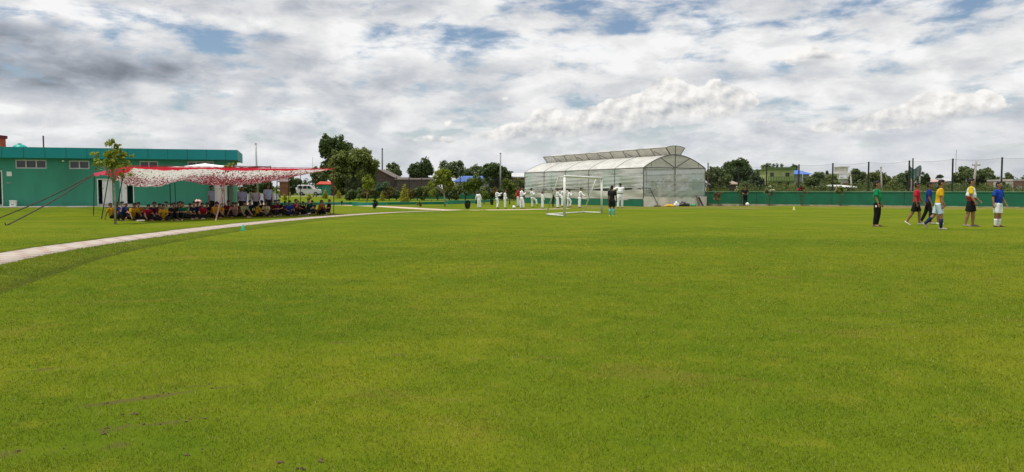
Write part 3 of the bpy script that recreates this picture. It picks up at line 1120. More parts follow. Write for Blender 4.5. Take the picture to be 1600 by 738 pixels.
def build_canopy():
    A, B = ad(203, 259.5, 30.6), ad(521.5, 263.5, 42.0)
    FU = np.linspace(0, 1, 9)
    FP = [ad(203 + 318.5 * u, 259.5 + 4 * u, float(np.interp(203 + 318.5 * u, [203, 265, 345, 400, 440, 521.5], [30.6, 31.6, 34.3, 35.8, 37.2, 42.0]))) for u in FU]
    Cc, D = ad(147.5, 271.5, 40.0), ad(418, 279, 52.0)
    root = empty("event_canopy", (A.x, A.y, 0), "red and white printed cloth canopy sagging on thin poles over the seated boys", "canopy")
    off = Vector((A.x, A.y, 0))
    nu, nv = 220, 60
    us, vs = np.linspace(0, 1, nu), np.linspace(0, 1, nv)
    U, Vv = np.meshgrid(us, vs)
    bil = lambda i: (1 - Vv) * np.interp(U, FU, [p[i] for p in FP]) + (1 - U) * Vv * Cc[i] + U * Vv * D[i]
    X, Y, Z = bil(0), bil(1), bil(2)
    amp = np.interp(U, [0, .05, .12, .22, .36, .43, .52, .64, .76, .9, 1.0], [.10, .42, .72, .70, .36, .48, .66, .66, .52, .30, .06])
    prof = np.sin(np.pi * Vv ** 0.72) ** 0.85
    # where each pole props the cloth the sag is broken; ruffles run across the belly
    ruf = .035 * np.sin(U * 210 + 3 * np.sin(Vv * 9) + 2 * np.sin(U * 31)) + .025 * np.sin(U * 97 + 5 * Vv)
    fine = RNG.normal(size=(nv // 4 + 1, nu // 2 + 1))
    fr = np.kron(fine, np.ones((4, 2)))[:nv, :nu]
    Z = Z - amp * prof + (ruf + .03 * fr) * (.15 + .9 * sstep(Vv, .2, .55)) * np.minimum(1, amp * 3) * np.sin(np.pi * np.clip(Vv * 1.02, 0, 1)) ** .3
    Z = Z - .10 * np.exp(-((Vv) / .02) ** 2) * 0.3
    v = np.stack([X.ravel() - off.x, Y.ravel() - off.y, Z.ravel()], 1)
    ii = np.arange(nu * nv).reshape(nv, nu)
    f = np.stack([ii[:-1, :-1], ii[:-1, 1:], ii[1:, 1:], ii[1:, :-1]], -1).reshape(-1, 4)
    me = np_mesh("cloth", v, f)
    for nm, arr in (('cu', U), ('cv', Vv)):
        a = me.attributes.new(nm, 'FLOAT', 'POINT'); a.data.foreach_set('value', arr.ravel().astype(np.float32))
    mesh_obj("cloth", me, cloth_mat(), root, smooth=True)
    # short valance hanging from the front and left edges
    red = surf("red_cloth", (0.58, 0.02, 0.05), 0.85, 0.15, 4)
    pink = surf("backlit_red_cloth", (0.80, 0.07, 0.16), 0.85, 0.10, 4)  # red cloth brightened to pink: light shining through is put into the colour
    def valance(P, Q, h, mat, n=60):
        rows = []
        for k in range(n + 1):
            p = P.lerp(Q, k / n) - off
            hh = h * (0.8 + .2 * math.sin(k * 1.7))
            nrm = Vector((Q.y - P.y, P.x - Q.x, 0)).normalized() * .03 * math.sin(k * 1.1)
            rows.append((p + nrm, p + nrm - Vector((0, 0, hh))))
        vs_ = [q for r in rows for q in r]
        mbv = MB()
        mbv._add(vs_, [(2 * k, 2 * k + 1, 2 * k + 3, 2 * k + 2) for k in range(n)])
        mbv.build("valance", mat, root, smooth=True)
    Am = A + Vector((0, 0, .0)); 
    for k in range(8):
        valance(FP[k] + Vector((0, -.02, .02)), FP[k + 1] + Vector((0, -.02, .02)), .035, red, 12)
    valance(Cc + Vector((-.02, -.02, .02)), Cc.lerp(A, .42) + Vector((-.02, -.02, .02)), .20, pink, 24)
    valance(Cc.lerp(A, .44) + Vector((-.02, -.02, .02)), A + Vector((-.02, -.02, .02)), .10, red, 24)
    steel = surf("dark_brown_pole", (0.045, 0.030, 0.026), 0.7, 0.25)
    def pole(px, py, z, rad=.022, top=None, mat=steel, lean=None):
        b = at(px, py)
        t = Vector((b.x, b.y, z)) if top is None else top
        MB().tube([b - off - Vector((0, 0, .1)), t - off], rad, 8).build("pole", mat, root)
    pole(146, 337, 0, top=Cc + Vector((0, 0, .05)))
    pole(158, 342.5, 0, top=Cc.lerp(A, .5) + Vector((0, 0, .05)))
    pole(179, 345, 2.3, top=A.lerp(Cc, .12) + Vector((0, 0, .03)))
    pole(521.5, 334.5, 0, top=B + Vector((0, 0, .05)), mat=surf("rust_pole", (0.16, 0.07, 0.05), 0.7, 0.2))
    pole(470, 329, 2.3, top=ad(469.5, 268, 50.0))
    pole(451, 328, 2.3, top=ad(451, 270, 51.0))
    pole(432, 331, 2.2, top=ad(433, 276, 47.0))
    pole(356, 334, 2.2, top=ad(358, 276, 43.5))
    pole(336, 345, 2.0, rad=.03, top=ad(353, 279, 36.4), mat=surf("pink_bamboo", (0.42, 0.25, 0.20), 0.7, 0.2))
    pole(363, 338, 2.0, rad=.018, top=ad(362, 276, 39.2), mat=surf("pale_stick", (0.40, 0.33, 0.25), 0.8, 0.2))
    rope = surf("guy_rope_fibre", (0.060, 0.048, 0.038), 0.95, 0.3)
    for e in (at(10, 352.5), at(-12, 345)):
        a_ = Cc + Vector((0, 0, 0.0))
        pts = [a_.lerp(e, t) - Vector((0, 0, .12 * math.sin(math.pi * t))) - off for t in [i / 8 for i in range(9)]]
        MB().tube(pts, .026, 7).build("guy_rope", rope, root)
        MB().tube([e - off - Vector((0, 0, .12)), e - off + Vector((-.03, -.03, .10))], .02, 6).build("peg", steel, root)
    return root


CANOPY = build_canopy()


def build_gazebo():
    c = ad(330, 262, 44.8)
    root = empty("gazebo", (c.x, c.y, 0), "white peaked gazebo roof standing behind the red and white canopy", "gazebo", rz=math.atan2(B_DIR.y, B_DIR.x))
    zt, ze = ad(0, 255.5, 44.8).z, ad(0, 262.5, 44.8).z
    hx, hy = 2.15, 1.1
    mb = MB()
    n = 10
    rings = []
    for k in range(n + 1):
        t = k / n
        s = 1 - t
        z = ze + (zt - ze) * (t ** 1.5)
        ring = []
        for (sx, sy) in ((-1, -1), (1, -1), (1, 1), (-1, 1)):
            ring.append((sx * hx * s - .35 * t, sy * hy * s, z))
        rings.append(ring)
    mb.loft(rings, cap=False)
    white = surf("white_tarpaulin", (0.80, 0.80, 0.80), 0.6, 0.05, 2)
    mb.build("roof_cloth", white, root)
    mb = MB()
    mb.poly([(-hx, -hy, ze), (hx, -hy, ze), (hx, -hy, ze - .14), (-hx, -hy, ze - .14)])
    mb.build("valance", white, root)
    for sx in (-1, 1):
        for sy in (-1, 1):
            MB().tube([(sx * (hx - .08), sy * (hy - .08), -.05), (sx * (hx - .08), sy * (hy - .08), ze)], .022, 8).build("pole", BLACKM, root)
    mb = MB()
    c2 = [(-hx, -hy), (hx, -hy), (hx, hy), (-hx, hy)]
    for i in range(4):
        mb.tube([(*c2[i], ze - .02), (*c2[(i + 1) % 4], ze - .02)], .018, 6)
    mb.build("frame", BLACKM, root)


build_gazebo()

# second white tarp reaching right from the gazebo
c = ad(388, 260, 46.5)
root = empty("tarpaulin_awning", (c.x, c.y, 0), "low white tarpaulin stretched to the right of the gazebo roof", "awning", rz=math.atan2(B_DIR.y, B_DIR.x))
zz = ad(0, 259.2, 46.5).z
nx, ny = 16, 8
gx, gy = np.meshgrid(np.linspace(-1.5, 1.3, nx), np.linspace(-.7, .9, ny))
gz = zz - .12 * np.sin(np.pi * (gx + 1.5) / 2.8) * np.sin(np.pi * (gy + .7) / 1.6) - .05 * (gx + 1.5) / 2.8
ii = np.arange(nx * ny).reshape(ny, nx)
mesh_obj("tarp_sheet", np_mesh("tarp_sheet", np.stack([gx.ravel(), gy.ravel(), gz.ravel()], 1), np.stack([ii[:-1, :-1], ii[:-1, 1:], ii[1:, 1:], ii[1:, :-1]], -1).reshape(-1, 4)), surf("white_tarpaulin", (0.80, 0.80, 0.80), 0.6, 0.05, 2), root, smooth=True)
for x, y in ((-1.45, -.65), (1.25, -.65), (1.25, .85), (-1.45, .85)):
    MB().tube([(x, y, -.05), (x, y, zz)], .02, 8).build("pole", BLACKM, root)


# ------------------------------------------------------------------ right boundary wall with net fence
def net_mat(name, fac, col):
    m, g, out = new_mat(name)
    d = g.n('ShaderNodeBsdfDiffuse')
    d.inputs[0].default_value = (*col, 1)
    t = g.n('ShaderNodeBsdfTransparent')
    mx = g.n('ShaderNodeMixShader')
    tc = g.n('ShaderNodeTexCoord').outputs['Object']
    g.put(mx.inputs[0], g.mul(g.step(g.noise(tc, 0.6, 3), 0.2, 0.8, 0.8, 1.2), fac))
    g.put(mx.inputs[1], t.outputs[0]); g.put(mx.inputs[2], d.outputs[0])
    g.put(out.inputs[0], mx.outputs[0])
    return m


def build_wall():
    dvec = (WALL_B - WALL_A)
    L = dvec.length + 6
    d = dvec.normalized()
    nrm = Vector((d.y, -d.x, 0))
    ang = math.atan2(d.y, d.x)
    root = empty("boundary_wall", WALL_A, "long low dark green wall closing the right side of the pitch", "wall", rz=ang)
    top = CAM_H - 0.012
    MB().box(-.6, L, 0, 0.2, -0.3, top - 0.055).build("wall_body", GREENP, root)
    MB().box(-.6, L, -0.03, 0.23, top - 0.055, top).build("coping", surf("faded_green_coping", (0.16, 0.28, 0.17), 0.85, 0.2, 2), root)
    mb = MB()
    for px in (1182, 1300, 1413):
        u, _ = onplane(px, 310, WALL_A, d, nrm)
        mb.box(u - .02, u + .02, -0.006, 0.0, 0, top - 0.06)
    mb.build("joint", surf("dark_green_joint", (0.004, 0.05, 0.03), 0.7, 0.1), root)
    MB().box(-.6, L, -0.75, -0.55, -0.1, 0.18).build("kerb", surf("weathered_concrete", (0.36, 0.33, 0.24), 0.95, 0.25, 2.5, col2=(0.22, 0.20, 0.10)), root)
    fence = empty("net_fence", WALL_A + Vector((0, 0, top)), "tall black posts with thin ball net on top of the green wall", "fence", rz=ang)
    zs = []
    for px, py in ((1111, 262), (1154, 261), (1198, 258), (1248.5, 257), (1301.5, 255), (1357.5, 253), (1421, 251), (1489, 248), (1566, 246)):
        u, z = onplane(px, py, WALL_A, d, nrm, -.1)
        zs.append((u, z))
        mb = MB().tube([(u, .1, 0.0), (u, .1, z - top)], .058, 8)
        mb.box(u - .12, u + .12, .0, .2, 0, .03)
        mb.build("post", BLACKM, fence)
    zs.append((zs[-1][0] + 4.0, zs[-1][1] + .05))
    mb = MB(); wire = MB()
    for (ua, za), (ub, zb) in zip(zs, zs[1:]):
        n = 8
        for k in range(n):
            f0, f1 = k / n, (k + 1) / n
            sag = lambda f: -.10 * math.sin(math.pi * f)
            x0, x1 = ua + (ub - ua) * f0, ua + (ub - ua) * f1
            h0, h1 = za + (zb - za) * f0 - .05 + sag(f0) - top, za + (zb - za) * f1 - .05 + sag(f1) - top
            mb.poly([(x0, .1, .02), (x1, .1, .02), (x1, .1, h1), (x0, .1, h0)])
            wire.tube([(x0, .1, h0), (x1, .1, h1)], .006, 4)
    mb.build("net", net_mat("ball_net", 0.10, (0.05, 0.055, 0.06)), fence)
    wire.build("top_wire", BLACKM, fence)
    return d, nrm


WD, WN = build_wall()


def wall_front(px, off=1.0):
    u, _ = onplane(px, 310, WALL_A, WD, WN, off)
    p = WALL_A + WD * u + WN * off
    return Vector((p.x, p.y, float(ground_z(p.x, p.y))))


# ------------------------------------------------------------------ greenhouse
def film_mat(name, col, clear=0.22, tint2=None, wr=(0.5, 1.0, 3.0), trans=0.25):
    m, g, out = new_mat(name)
    tc = g.n('ShaderNodeTexCoord').outputs['Object']
    v = g.scale(tc, wr)
    n1 = g.noise(v, 1.1, 6, 0.62, 0.6)
    c = g.mix(g.step(n1, 0.35, 0.68), tuple(k * 0.82 for k in col), col)
    if tint2:
        c = g.mix(g.step(g.noise(tc, 0.33, 3, 0.5), 0.46, 0.62), c, tint2)
    d = g.n('ShaderNodeBsdfPrincipled')
    g.put(d.inputs['Base Color'], c)
    d.inputs['Roughness'].default_value = 0.38
    d.inputs['Specular IOR Level'].default_value = 0.4
    bp = g.n('ShaderNodeBump')
    bp.inputs['Strength'].default_value = 0.7
    bp.inputs['Distance'].default_value = 0.05
    g.put(bp.inputs['Height'], n1)
    g.put(d.inputs['Normal'], bp.outputs[0])
    t = g.n('ShaderNodeBsdfTranslucent')
    g.put(t.inputs[0], c)
    g.put(t.inputs['Normal'], bp.outputs[0])
    a = g.n('ShaderNodeMixShader'); a.inputs[0].default_value = trans
    g.put(a.inputs[1], d.outputs[0]); g.put(a.inputs[2], t.outputs[0])
    tr = g.n('ShaderNodeBsdfTransparent')
    b = g.n('ShaderNodeMixShader')
    g.put(b.inputs[0], g.step(n1, 0.3, 0.7, clear * 1.5, clear * 0.5))
    g.put(b.inputs[1], a.outputs[0]); g.put(b.inputs[2], tr.outputs[0])
    g.put(out.inputs[0], b.outputs[0])
    return m


GH0 = Vector(((1005 - 800) / FPX * 63.5, 63.5, 0))
GH_ANG = math.atan2(9.33, 18.0)
GH_E = Vector((math.cos(GH_ANG), math.sin(GH_ANG), 0))
GH_S = Vector((-math.sin(GH_ANG), math.cos(GH_ANG), 0))
GW, GL = 6.45, 20.3


def build_greenhouse():
    root = empty("greenhouse", GH0, "plastic film greenhouse with arched roof and raised ridge vent", "greenhouse", rz=GH_ANG)
    EZ, RZ = 3.17, 4.27
    cx = GW / 2
    roofz = lambda x: EZ + (RZ - EZ) * (1 - abs((x - cx) / cx) ** 1.9)
    vb, vt = 0.50, 1.00                      # half widths of the vent below and above
    vz0, vz1, vz2 = roofz(cx - vb), 4.84, 5.0
    film = film_mat("greenhouse_film", (0.80, 0.79, 0.75), 0.10)
    filmside = film_mat("greenhouse_side_film", (0.80, 0.80, 0.76), 0.30, tint2=(0.60, 0.69, 0.63), wr=(0.5, 0.22, 2.6))
    filmend = film_mat("greenhouse_end_film", (0.72, 0.75, 0.73), 0.42, tint2=(0.50, 0.61, 0.56), wr=(0.35, 0.5, 2.2))
    steel = surf("galvanised_tube", (0.15, 0.15, 0.145), 0.5, 0.2, metal=0.3)

    def sheet(fn, nu, nv, name, mat, wob=0.02):
        vs = [fn(i / nu, j / nv) for j in range(nv + 1) for i in range(nu + 1)]
        fs = [(j * (nu + 1) + i, j * (nu + 1) + i + 1, (j + 1) * (nu + 1) + i + 1, (j + 1) * (nu + 1) + i) for j in range(nv) for i in range(nu)]
        return mesh_obj(name, np_mesh(name, np.array(vs), np.array(fs)), mat, root, smooth=True)

    rp = lambda i: math.sin(i * 12.9898) * .5
    # two roof slopes, slightly slack between the bows
    for s in (0, 1):
        def fn(a, b, s=s):
            x = a * (cx - vb)
            y = b * GL
            sag = .035 * (1 - math.cos(2 * math.pi * y / (GL / 5))) / 2
            return (x if s == 0 else GW - x, y, roofz(x) + .02 - sag * math.sin(math.pi * a))
        sheet(fn, 14, 60, "roof_film", film)
    # side walls: upper sheet, rolled part, lower sheet
    for x in (0.0, GW):
        sg = -1 if x == 0 else 1
        def up(a, b, x=x, sg=sg):
            y = a * GL
            z = EZ - .02 - b * (EZ - 1.55)
            bel = .07 * math.sin(math.pi * ((y / (GL / 5)) % 1)) * math.sin(math.pi * min(1, b * 1.1)) + .02 * math.sin(z * 19 + y * .8) * b
            return (x + sg * (bel + .01), y, z + .05 * b * math.sin(y * .55))
        if x == 0:
            sheet(up, 90, 20, "side_film", filmside)
        if x > 0:
            sheet(lambda a, b, x=x: (x + .005, a * GL, EZ - .02 - b * (EZ - .6)), 40, 6, "side_film", filmside)
            MB().box(GW + .008, GW + .035, 0.05, GL, -0.05, 0.58).build("skirt", GREENP, root)
            continue
        def lo(a, b, x=x, sg=sg):
            y = a * GL
            z = 1.40 + .03 * math.sin(y * .9) - .10 * max(0, math.sin(y * .31)) - b * 0.85
            return (x + sg * (.02 + .03 * math.sin(b * 5 + y)), y, z)
        sheet(lo, 90, 8, "side_curtain", film_mat("greenhouse_curtain", (0.74, 0.73, 0.65), 0.08, wr=(0.5, 0.25, 3.0)) if x == 0 else filmside)
        MB().tube([(x + sg * .03, i * GL / 20, 1.50 + .05 * math.sin(i * GL / 20 * .55)) for i in range(21)], .035, 8).build("curtain_roll", surf("grey_film_roll", (0.33, 0.33, 0.29), 0.6, 0.2), root)
    MB().box(-.035, -.008, 0.05, GL, -0.05, 0.58).build("skirt", GREENP, root)
    # gable ends
    for yy, sg in ((0.0, -1), (GL, 1)):
        def gable(a, b, yy=yy, sg=sg):
            x = a * GW
            return (x, yy + sg * .012, EZ + .03 + b * (roofz(x) - EZ - .03))
        sheet(gable, 24, 4, "gable_film", film_mat("greenhouse_gable_film", (0.80, 0.78, 0.73), 0.12, trans=0.45))
        def end(a, b, yy=yy, sg=sg):
            x = .02 + a * (GW - .04)
            z = EZ - .03 - b * (EZ - .78)
            fold = .06 * math.sin(3.2 * (a * 6 + b * 5)) * math.sin(math.pi * a) * (0.3 + b) + .04 * math.sin(math.pi * a * 2) * math.sin(math.pi * b)
            return (x, yy + sg * (.015 + abs(fold)), z)
        sheet(end, 60, 30, "end_film", filmend)
    # white sheeting around the foot of the near end, torn and folded
    wf = surf("white_foot_sheet", (0.74, 0.72, 0.65), 0.7, 0.12, 1.6, col2=(0.55, 0.53, 0.46), stretch=(1, 1, .5))
    def foot(a, b):
        x = -.02 + a * (GW + .04)
        dip = .16 * math.exp(-((a - .60) / .05) ** 2) + .22 * math.exp(-((a - .80) / .03) ** 2)
        z = (.86 + .04 * math.sin(a * 17) - dip) * (1 - b) - .03
        return (x, -.03 - .06 * abs(math.sin(a * 11 + b * 3)) * b - .02 * b, z)
    sheet(foot, 60, 8, "foot_sheet", wf)
    MB().box(GW - .95, GW + .10, -.12, -.045, -.05, .80).build("foot_block", surf("whitewashed_block", (0.72, 0.70, 0.66), 0.85, 0.1, 3), root)
    # raised vent along the ridge
    y0, y1 = 0.0, GL
    for s in (-1, 1):
        def side(a, b, s=s):
            return (cx + s * (vb + (vt - vb) * b), y0 + a * (y1 - y0), vz0 + (vz1 - vz0) * b)
        sheet(side, 40, 3, "vent_film", film_mat("vent_film", (0.82, 0.78, 0.71), 0.14, trans=0.5))
    def vroof(a, b):
        x = -vt + 2 * vt * b
        return (cx + x, y0 + a * (y1 - y0), vz1 + (vz2 - vz1) * (1 - (x / vt) ** 2) + .01)
    sheet(vroof, 40, 8, "vent_roof_film", film)
    def vend(a, b):
        hw = vb + (vt - vb) * b
        x = -hw + 2 * hw * a
        return (cx + x, -.012, vz0 + (vz1 - vz0 + (vz2 - vz1) * (1 - (x / hw) ** 2) * b) * b)
    sheet(vend, 8, 6, "vent_end_film", film_mat("vent_film", (0.82, 0.78, 0.71), 0.14, trans=0.5))
    # tube frame
    mb = MB()
    nb = 5
    for k in range(nb + 1):
        y = k * GL / nb
        for x in (0, GW):
            mb.tube([(x, y, -.1), (x, y, EZ)], .045, 8)
        mb.tube([(GW * i / 20, y, roofz(GW * i / 20)) for i in range(21)], .046, 6)
        mb.tube([(0, y, EZ), (GW, y, EZ)], .042, 6)
        mb.tube([(cx, y, -.1 if k in (0, nb) else EZ), (cx, y, vz2)], .046, 6)
        for s in (-1, 1):
            mb.tube([(cx, y, EZ), (cx + s * 1.55, y, roofz(cx + 1.55))], .040, 6)
            mb.tube([(cx + s * 2.45, y, EZ), (cx + s * 2.45, y, roofz(cx + 2.45))], .024, 6)
            mb.tube([(cx + s * vb, y, vz0), (cx + s * vt, y, vz1)], .044, 6)
        mb.tube([(cx - vt + 2 * vt * i / 8, y, vz1 + (vz2 - vz1) * (1 - (-1 + 2 * i / 8) ** 2)) for i in range(9)], .03, 6)
    for x in (-.01, GW + .01):
        for z in (EZ, 2.73, .60):
            mb.tube([(x, 0, z), (x, GL, z)], .03, 6)
    for s in (-1, 1):
        mb.tube([(cx + s * vt, 0, vz1), (cx + s * vt, GL, vz1)], .032, 6)
        mb.tube([(cx + s * vb, 0, vz0 + .01), (cx + s * vb, GL, vz0 + .01)], .032, 6)
        for k in range(nb):
            ya, yb = k * GL / nb, (k + 1) * GL / nb
            m_ = (ya + yb) / 2
            hx = lambda b: cx + s * (vb + (vt - vb) * b + .015)
            hz = lambda b: vz0 + (vz1 - vz0) * b
            mb.tube([(hx(.08), m_ - .9, hz(.08)), (hx(.62), m_ - .2, hz(.62))], .032, 5)
            mb.tube([(hx(0), m_, hz(0)), (hx(1), m_, hz(1))], .03, 5)
    mb.tube([(0, -.02, 2.02), (GW, -.02, 2.02)], .02, 6)
    mb.tube([(0, -.03, .86), (GW, -.03, .86)], .022, 6)
    mb.build("frame", steel, root)
    MB().tube([(-.2, -.06, 1.52), (.62, -.07, 1.50), (.95, -.09, .92), (1.5, -.14, -.05)], .026, 7).build("bent_pipe", surf("dark_pipe", (0.10, 0.10, 0.095), 0.6, 0.2), root)
    MB().tube([(-.04, GL, 1.05), (-.06, GL * .62, 1.52)], .022, 6).build("brace", surf("dark_pipe", (0.10, 0.10, 0.095), 0.6, 0.2), root)
    return root


build_greenhouse()


def gh(x, y, z=0.0):
    p = GH0 + GH_E * x + GH_S * y
    return Vector((p.x, p.y, z))


# what grows inside, seen dimly through the film
cs, rs = [], []
for k in range(46):
    cs.append((random.uniform(.9, GW - .9), random.uniform(1.2, GL - 1), random.uniform(.4, 1.5)))
    rs.append(random.uniform(.35, .6))
gp = gh(0, 0)
o = mesh_obj("greenhouse_plants", leaf_mesh("greenhouse_plants", cs, rs, 5200, .10), leafmat("crop_leaf", (0.02, 0.06, 0.025), (0.045, 0.10, 0.04)))
o.location = gp; o.rotation_euler = (0, 0, GH_ANG)
tag(o, "green crop rows growing dimly visible inside the plastic greenhouse", "plants", kind='stuff')

lump("feed_sack", gh(2.05, -.75), .42, .2, .13, surf("yellow_sack", (0.62, 0.36, 0.02), 0.7, 0.15, 5), "flat yellow sack lying at the foot of the greenhouse end", "sack", 3)
lump("plastic_bag", gh(2.9, -.62), .24, .2, .26, surf("white_bag", (0.66, 0.68, 0.68), 0.5, 0.1, 5), "white plastic bag between the yellow sack and the black sheet", "bag", 4)
lump("plastic_sheet", gh(3.75, -.6), .48, .25, .22, surf("black_sheet", (0.02, 0.02, 0.022), 0.4, 0.3, 5), "crumpled black plastic sheet beside the white bag", "sheet", 5, .4)
lump("garden_tub", gh(4.75, -.5), .24, .16, .13, surf("green_tub", (0.04, 0.30, 0.10), 0.5, 0.1, 5), "small green tub right of the black plastic sheet", "tub", 6, .12)
lump("rag_bundle", gh(1.05, -.45), .3, .16, .10, surf("brown_rag", (0.12, 0.09, 0.06), 0.9, 0.3, 8), "brown rag near the bent pipe at the greenhouse corner", "rag", 7)
tag(MB().box(-.07, .07, -.03, .03, 0, .95).build("leaning_plank", surf("grey_wood", (0.16, 0.13, 0.11), 0.9, 0.2, 6), loc=gh(5.55, -.42)), "grey plank leaning on the torn white sheet at the greenhouse end", "plank").rotation_euler = (R(-14), R(-12), GH_ANG)
tag(MB().box(-.06, .06, -.03, .03, 0, .85).build("leaning_plank", surf("black_wood", (0.03, 0.028, 0.026), 0.9, 0.2, 6), loc=gh(5.9, -.42)), "short black plank leaning beside the whitewashed block", "plank").rotation_euler = (R(-14), R(-22), GH_ANG)
tag(MB().tube([(0, 0, 0), (0, 0, ad(0, 254, 66).z)], .05, 8).build("corner_post", surf("rust_brown", (0.12, 0.08, 0.06), 0.8, 0.2), loc=gh(GW + .22, -.1)), "thin brown post at the right corner of the greenhouse", "post")
pb = wall_front(1105, -.1)
tag(MB().loft([[(.13 * s * math.cos(a), .13 * s * math.sin(a), z) for a in [i * math.pi / 8 for i in range(16)]] for s, z in ((.8, 0), (1, .26), (1.08, .28), (.9, .28), (.7, .05))]).build("bucket", surf("yellow_plastic", (0.62, 0.45, 0.02), 0.5, 0.08), loc=(pb.x, pb.y, CAM_H - .012), smooth=True), "small yellow bucket on the green wall beside the greenhouse", "bucket")


# ------------------------------------------------------------------ goal
def build_goal():
    fl, fr = at(882, 339), at(940, 333.8)
    bl, br = at(853.5, 336.6), at(912, 332.8)
    h = 1.98
    root = empty("football_goal", (fl.x, fl.y, 0), "white portable goal frame without a net standing at the pitch edge", "goal")
    wm = surf("worn_white_tube", (0.70, 0.70, 0.67), 0.45, 0.10, 4, col2=(0.52, 0.50, 0.45))
    o = Vector((fl.x, fl.y, 0))
    r = .060
    L = lambda p, z=0.0: p - o + Vector((0, 0, z))
    tl, tr = fl.lerp(bl, .30), fr.lerp(br, .30)
    for p in (fl, fr):
        MB().tube([L(p), L(p, h - r)], r, 12).build("post", wm, root, smooth=True)
    MB().tube([L(fl, h) , L(fr, h)], r, 12).build("crossbar", wm, root, smooth=True)
    for p, q, f in ((tl, bl, fl), (tr, br, fr)):
        MB().tube([L(f, h - .005), L(p, h - .01)], .034, 10).build("top_arm", wm, root, smooth=True)
        MB().tube([L(p, h - .01), L(q, .05)], .034, 10).build("rear_stay", wm, root, smooth=True)
        MB().tube([L(f, .05), L(q, .05)], .036, 10).build("ground_bar", wm, root, smooth=True)
    MB().tube([L(bl, .052), L(br, .052)], .036, 10).build("rear_bar", wm, root, smooth=True)


build_goal()


def cone(px, py, h, r, mat, label):
    p = at(px, py)
    root = empty("marker_cone", p, label, "cone")
    ring = lambda rr, z: [(rr * math.cos(a), rr * math.sin(a), z) for a in [i * math.pi / 10 for i in range(20)]]
    MB().loft([ring(r * .78, .02), ring(r * .74, .03), ring(r * .22, h * .97), ring(r * .12, h)]).build("cone_body", mat, root, smooth=True)
    MB().box(-r, r, -r, r, 0.0, .02).build("base", mat, root)


cone(380, 361, .205, .085, surf("green_plastic", (0.03, 0.36, 0.20), 0.45, 0.05), "small bright green marker cone on the grass beside the footpath")
cone(1240.5, 328.3, .235, .085, surf("cream_plastic", (0.72, 0.62, 0.30), 0.45, 0.05), "pale yellow marker cone at the far edge of the pitch")


def ball(px, py, r, label, z=0.0):
    p = at(px, py, z)
    root = empty("football", p, label, "ball")
    MB().ball((0, 0, r), r, 20, 14).build("ball_skin", surf("white_leather", (0.78, 0.78, 0.76), 0.5, 0.05), root, smooth=True)


ball(803, 326.5, .12, "white ball lying on the grass near the practising children")


# ------------------------------------------------------------------ buildings and masts in the background
def gz(x, y):
    return float(ground_z(x, y))


def pt(px, Y):
    x = ray(px, 300).x / ray(px, 300).y * Y
    return Vector((x, Y, gz(x, Y)))


def zat(py, Y):
    return ad(800, py, Y).z


def house(name, label, px0, px1, py_top, Y, depth, wall, roof, roof_kind='flat', py_ridge=None, wins=(), win_mat=None, over=0.25, extra=None, cat="house", group=None, py_eave=None):
    a, b = pt(px0, Y), pt(px1, Y)
    w = b.x - a.x
    root = empty(name, (a.x, Y, min(a.z, b.z)), label, cat, group)
    base = min(a.z, b.z)
    h = zat(py_top, Y) - base
    holes = []
    for (q0, q1, r0, r1) in wins:
        holes.append((pt(q0, Y).x - a.x, pt(q1, Y).x - a.x, zat(r1, Y) - base, zat(r0, Y) - base))
    mb = MB()
    holed_wall(mb, 0, w, -0.6, h, 0, .2, holes)
    mb.box(0, .2, .2, depth, -.6, h).box(w - .2, w, .2, depth, -.6, h).box(.2, w - .2, depth - .2, depth, -.6, h)
    if roof_kind == 'gable':
        rz_ = zat(py_ridge, Y) - base
        mb.poly([(0, .0, h), (w, .0, h), (w / 2, .0, rz_)]).poly([(0, depth, h), (w / 2, depth, rz_), (w, depth, h)])
    mb.build("wall", wall, root)
    mb = MB()
    if roof_kind == 'flat':
        mb.box(-over, w + over, -over, depth + over, h, h + .22)
    elif roof_kind == 'gable':
        for s in (0, 1):
            x0, x1 = (-over, w / 2) if s == 0 else (w + over, w / 2)
            z0 = h - over * (rz_ - h) / (w / 2)
            mb.loft([[(x0, -over, z0), (x1, -over, rz_), (x1, -over, rz_ + .12), (x0, -over, z0 + .12)], [(x0, depth + over, z0), (x1, depth + over, rz_), (x1, depth + over, rz_ + .12), (x0, depth + over, z0 + .12)]])
    elif roof_kind == 'hip':
        rz_ = zat(py_ridge, Y) - base
        mb.loft([[(-over, -over, h), (w + over, -over, h), (w + over, depth + over, h), (-over, depth + over, h)], [(w * .18, depth * .5 - .05, rz_), (w * .82, depth * .5 - .05, rz_), (w * .82, depth * .5 + .05, rz_), (w * .18, depth * .5 + .05, rz_)]])
    elif roof_kind == 'shed':
        rz_ = zat(py_ridge, Y) - base
        mb.loft([[(-over, -over, h), (w + over, -over, h), (w + over, -over, h + .12), (-over, -over, h + .12)], [(-over, depth, rz_), (w + over, depth, rz_), (w + over, depth, rz_ + .12), (-over, depth, rz_ + .12)]])
    mb.build("roof", roof, root)
    for (u0, u1, z0, z1) in holes:
        f = min(.12, (u1 - u0) * .15)
        mb = MB().box(u0, u1, .04, .14, z1 - f, z1).box(u0, u1, .04, .14, z0, z0 + f).box(u0, u0 + f, .042, .138, z0 + f, z1 - f).box(u1 - f, u1, .042, .138, z0 + f, z1 - f)
        wo = mb.build("window", win_mat or OFFWHITE, root)
        MB().box(u0 + .01, u1 - .01, .145, .16, z0 + .01, z1 - .01).build("pane", GLASS, wo)
    if extra:
        extra(root, w, h, base, a)
    return root


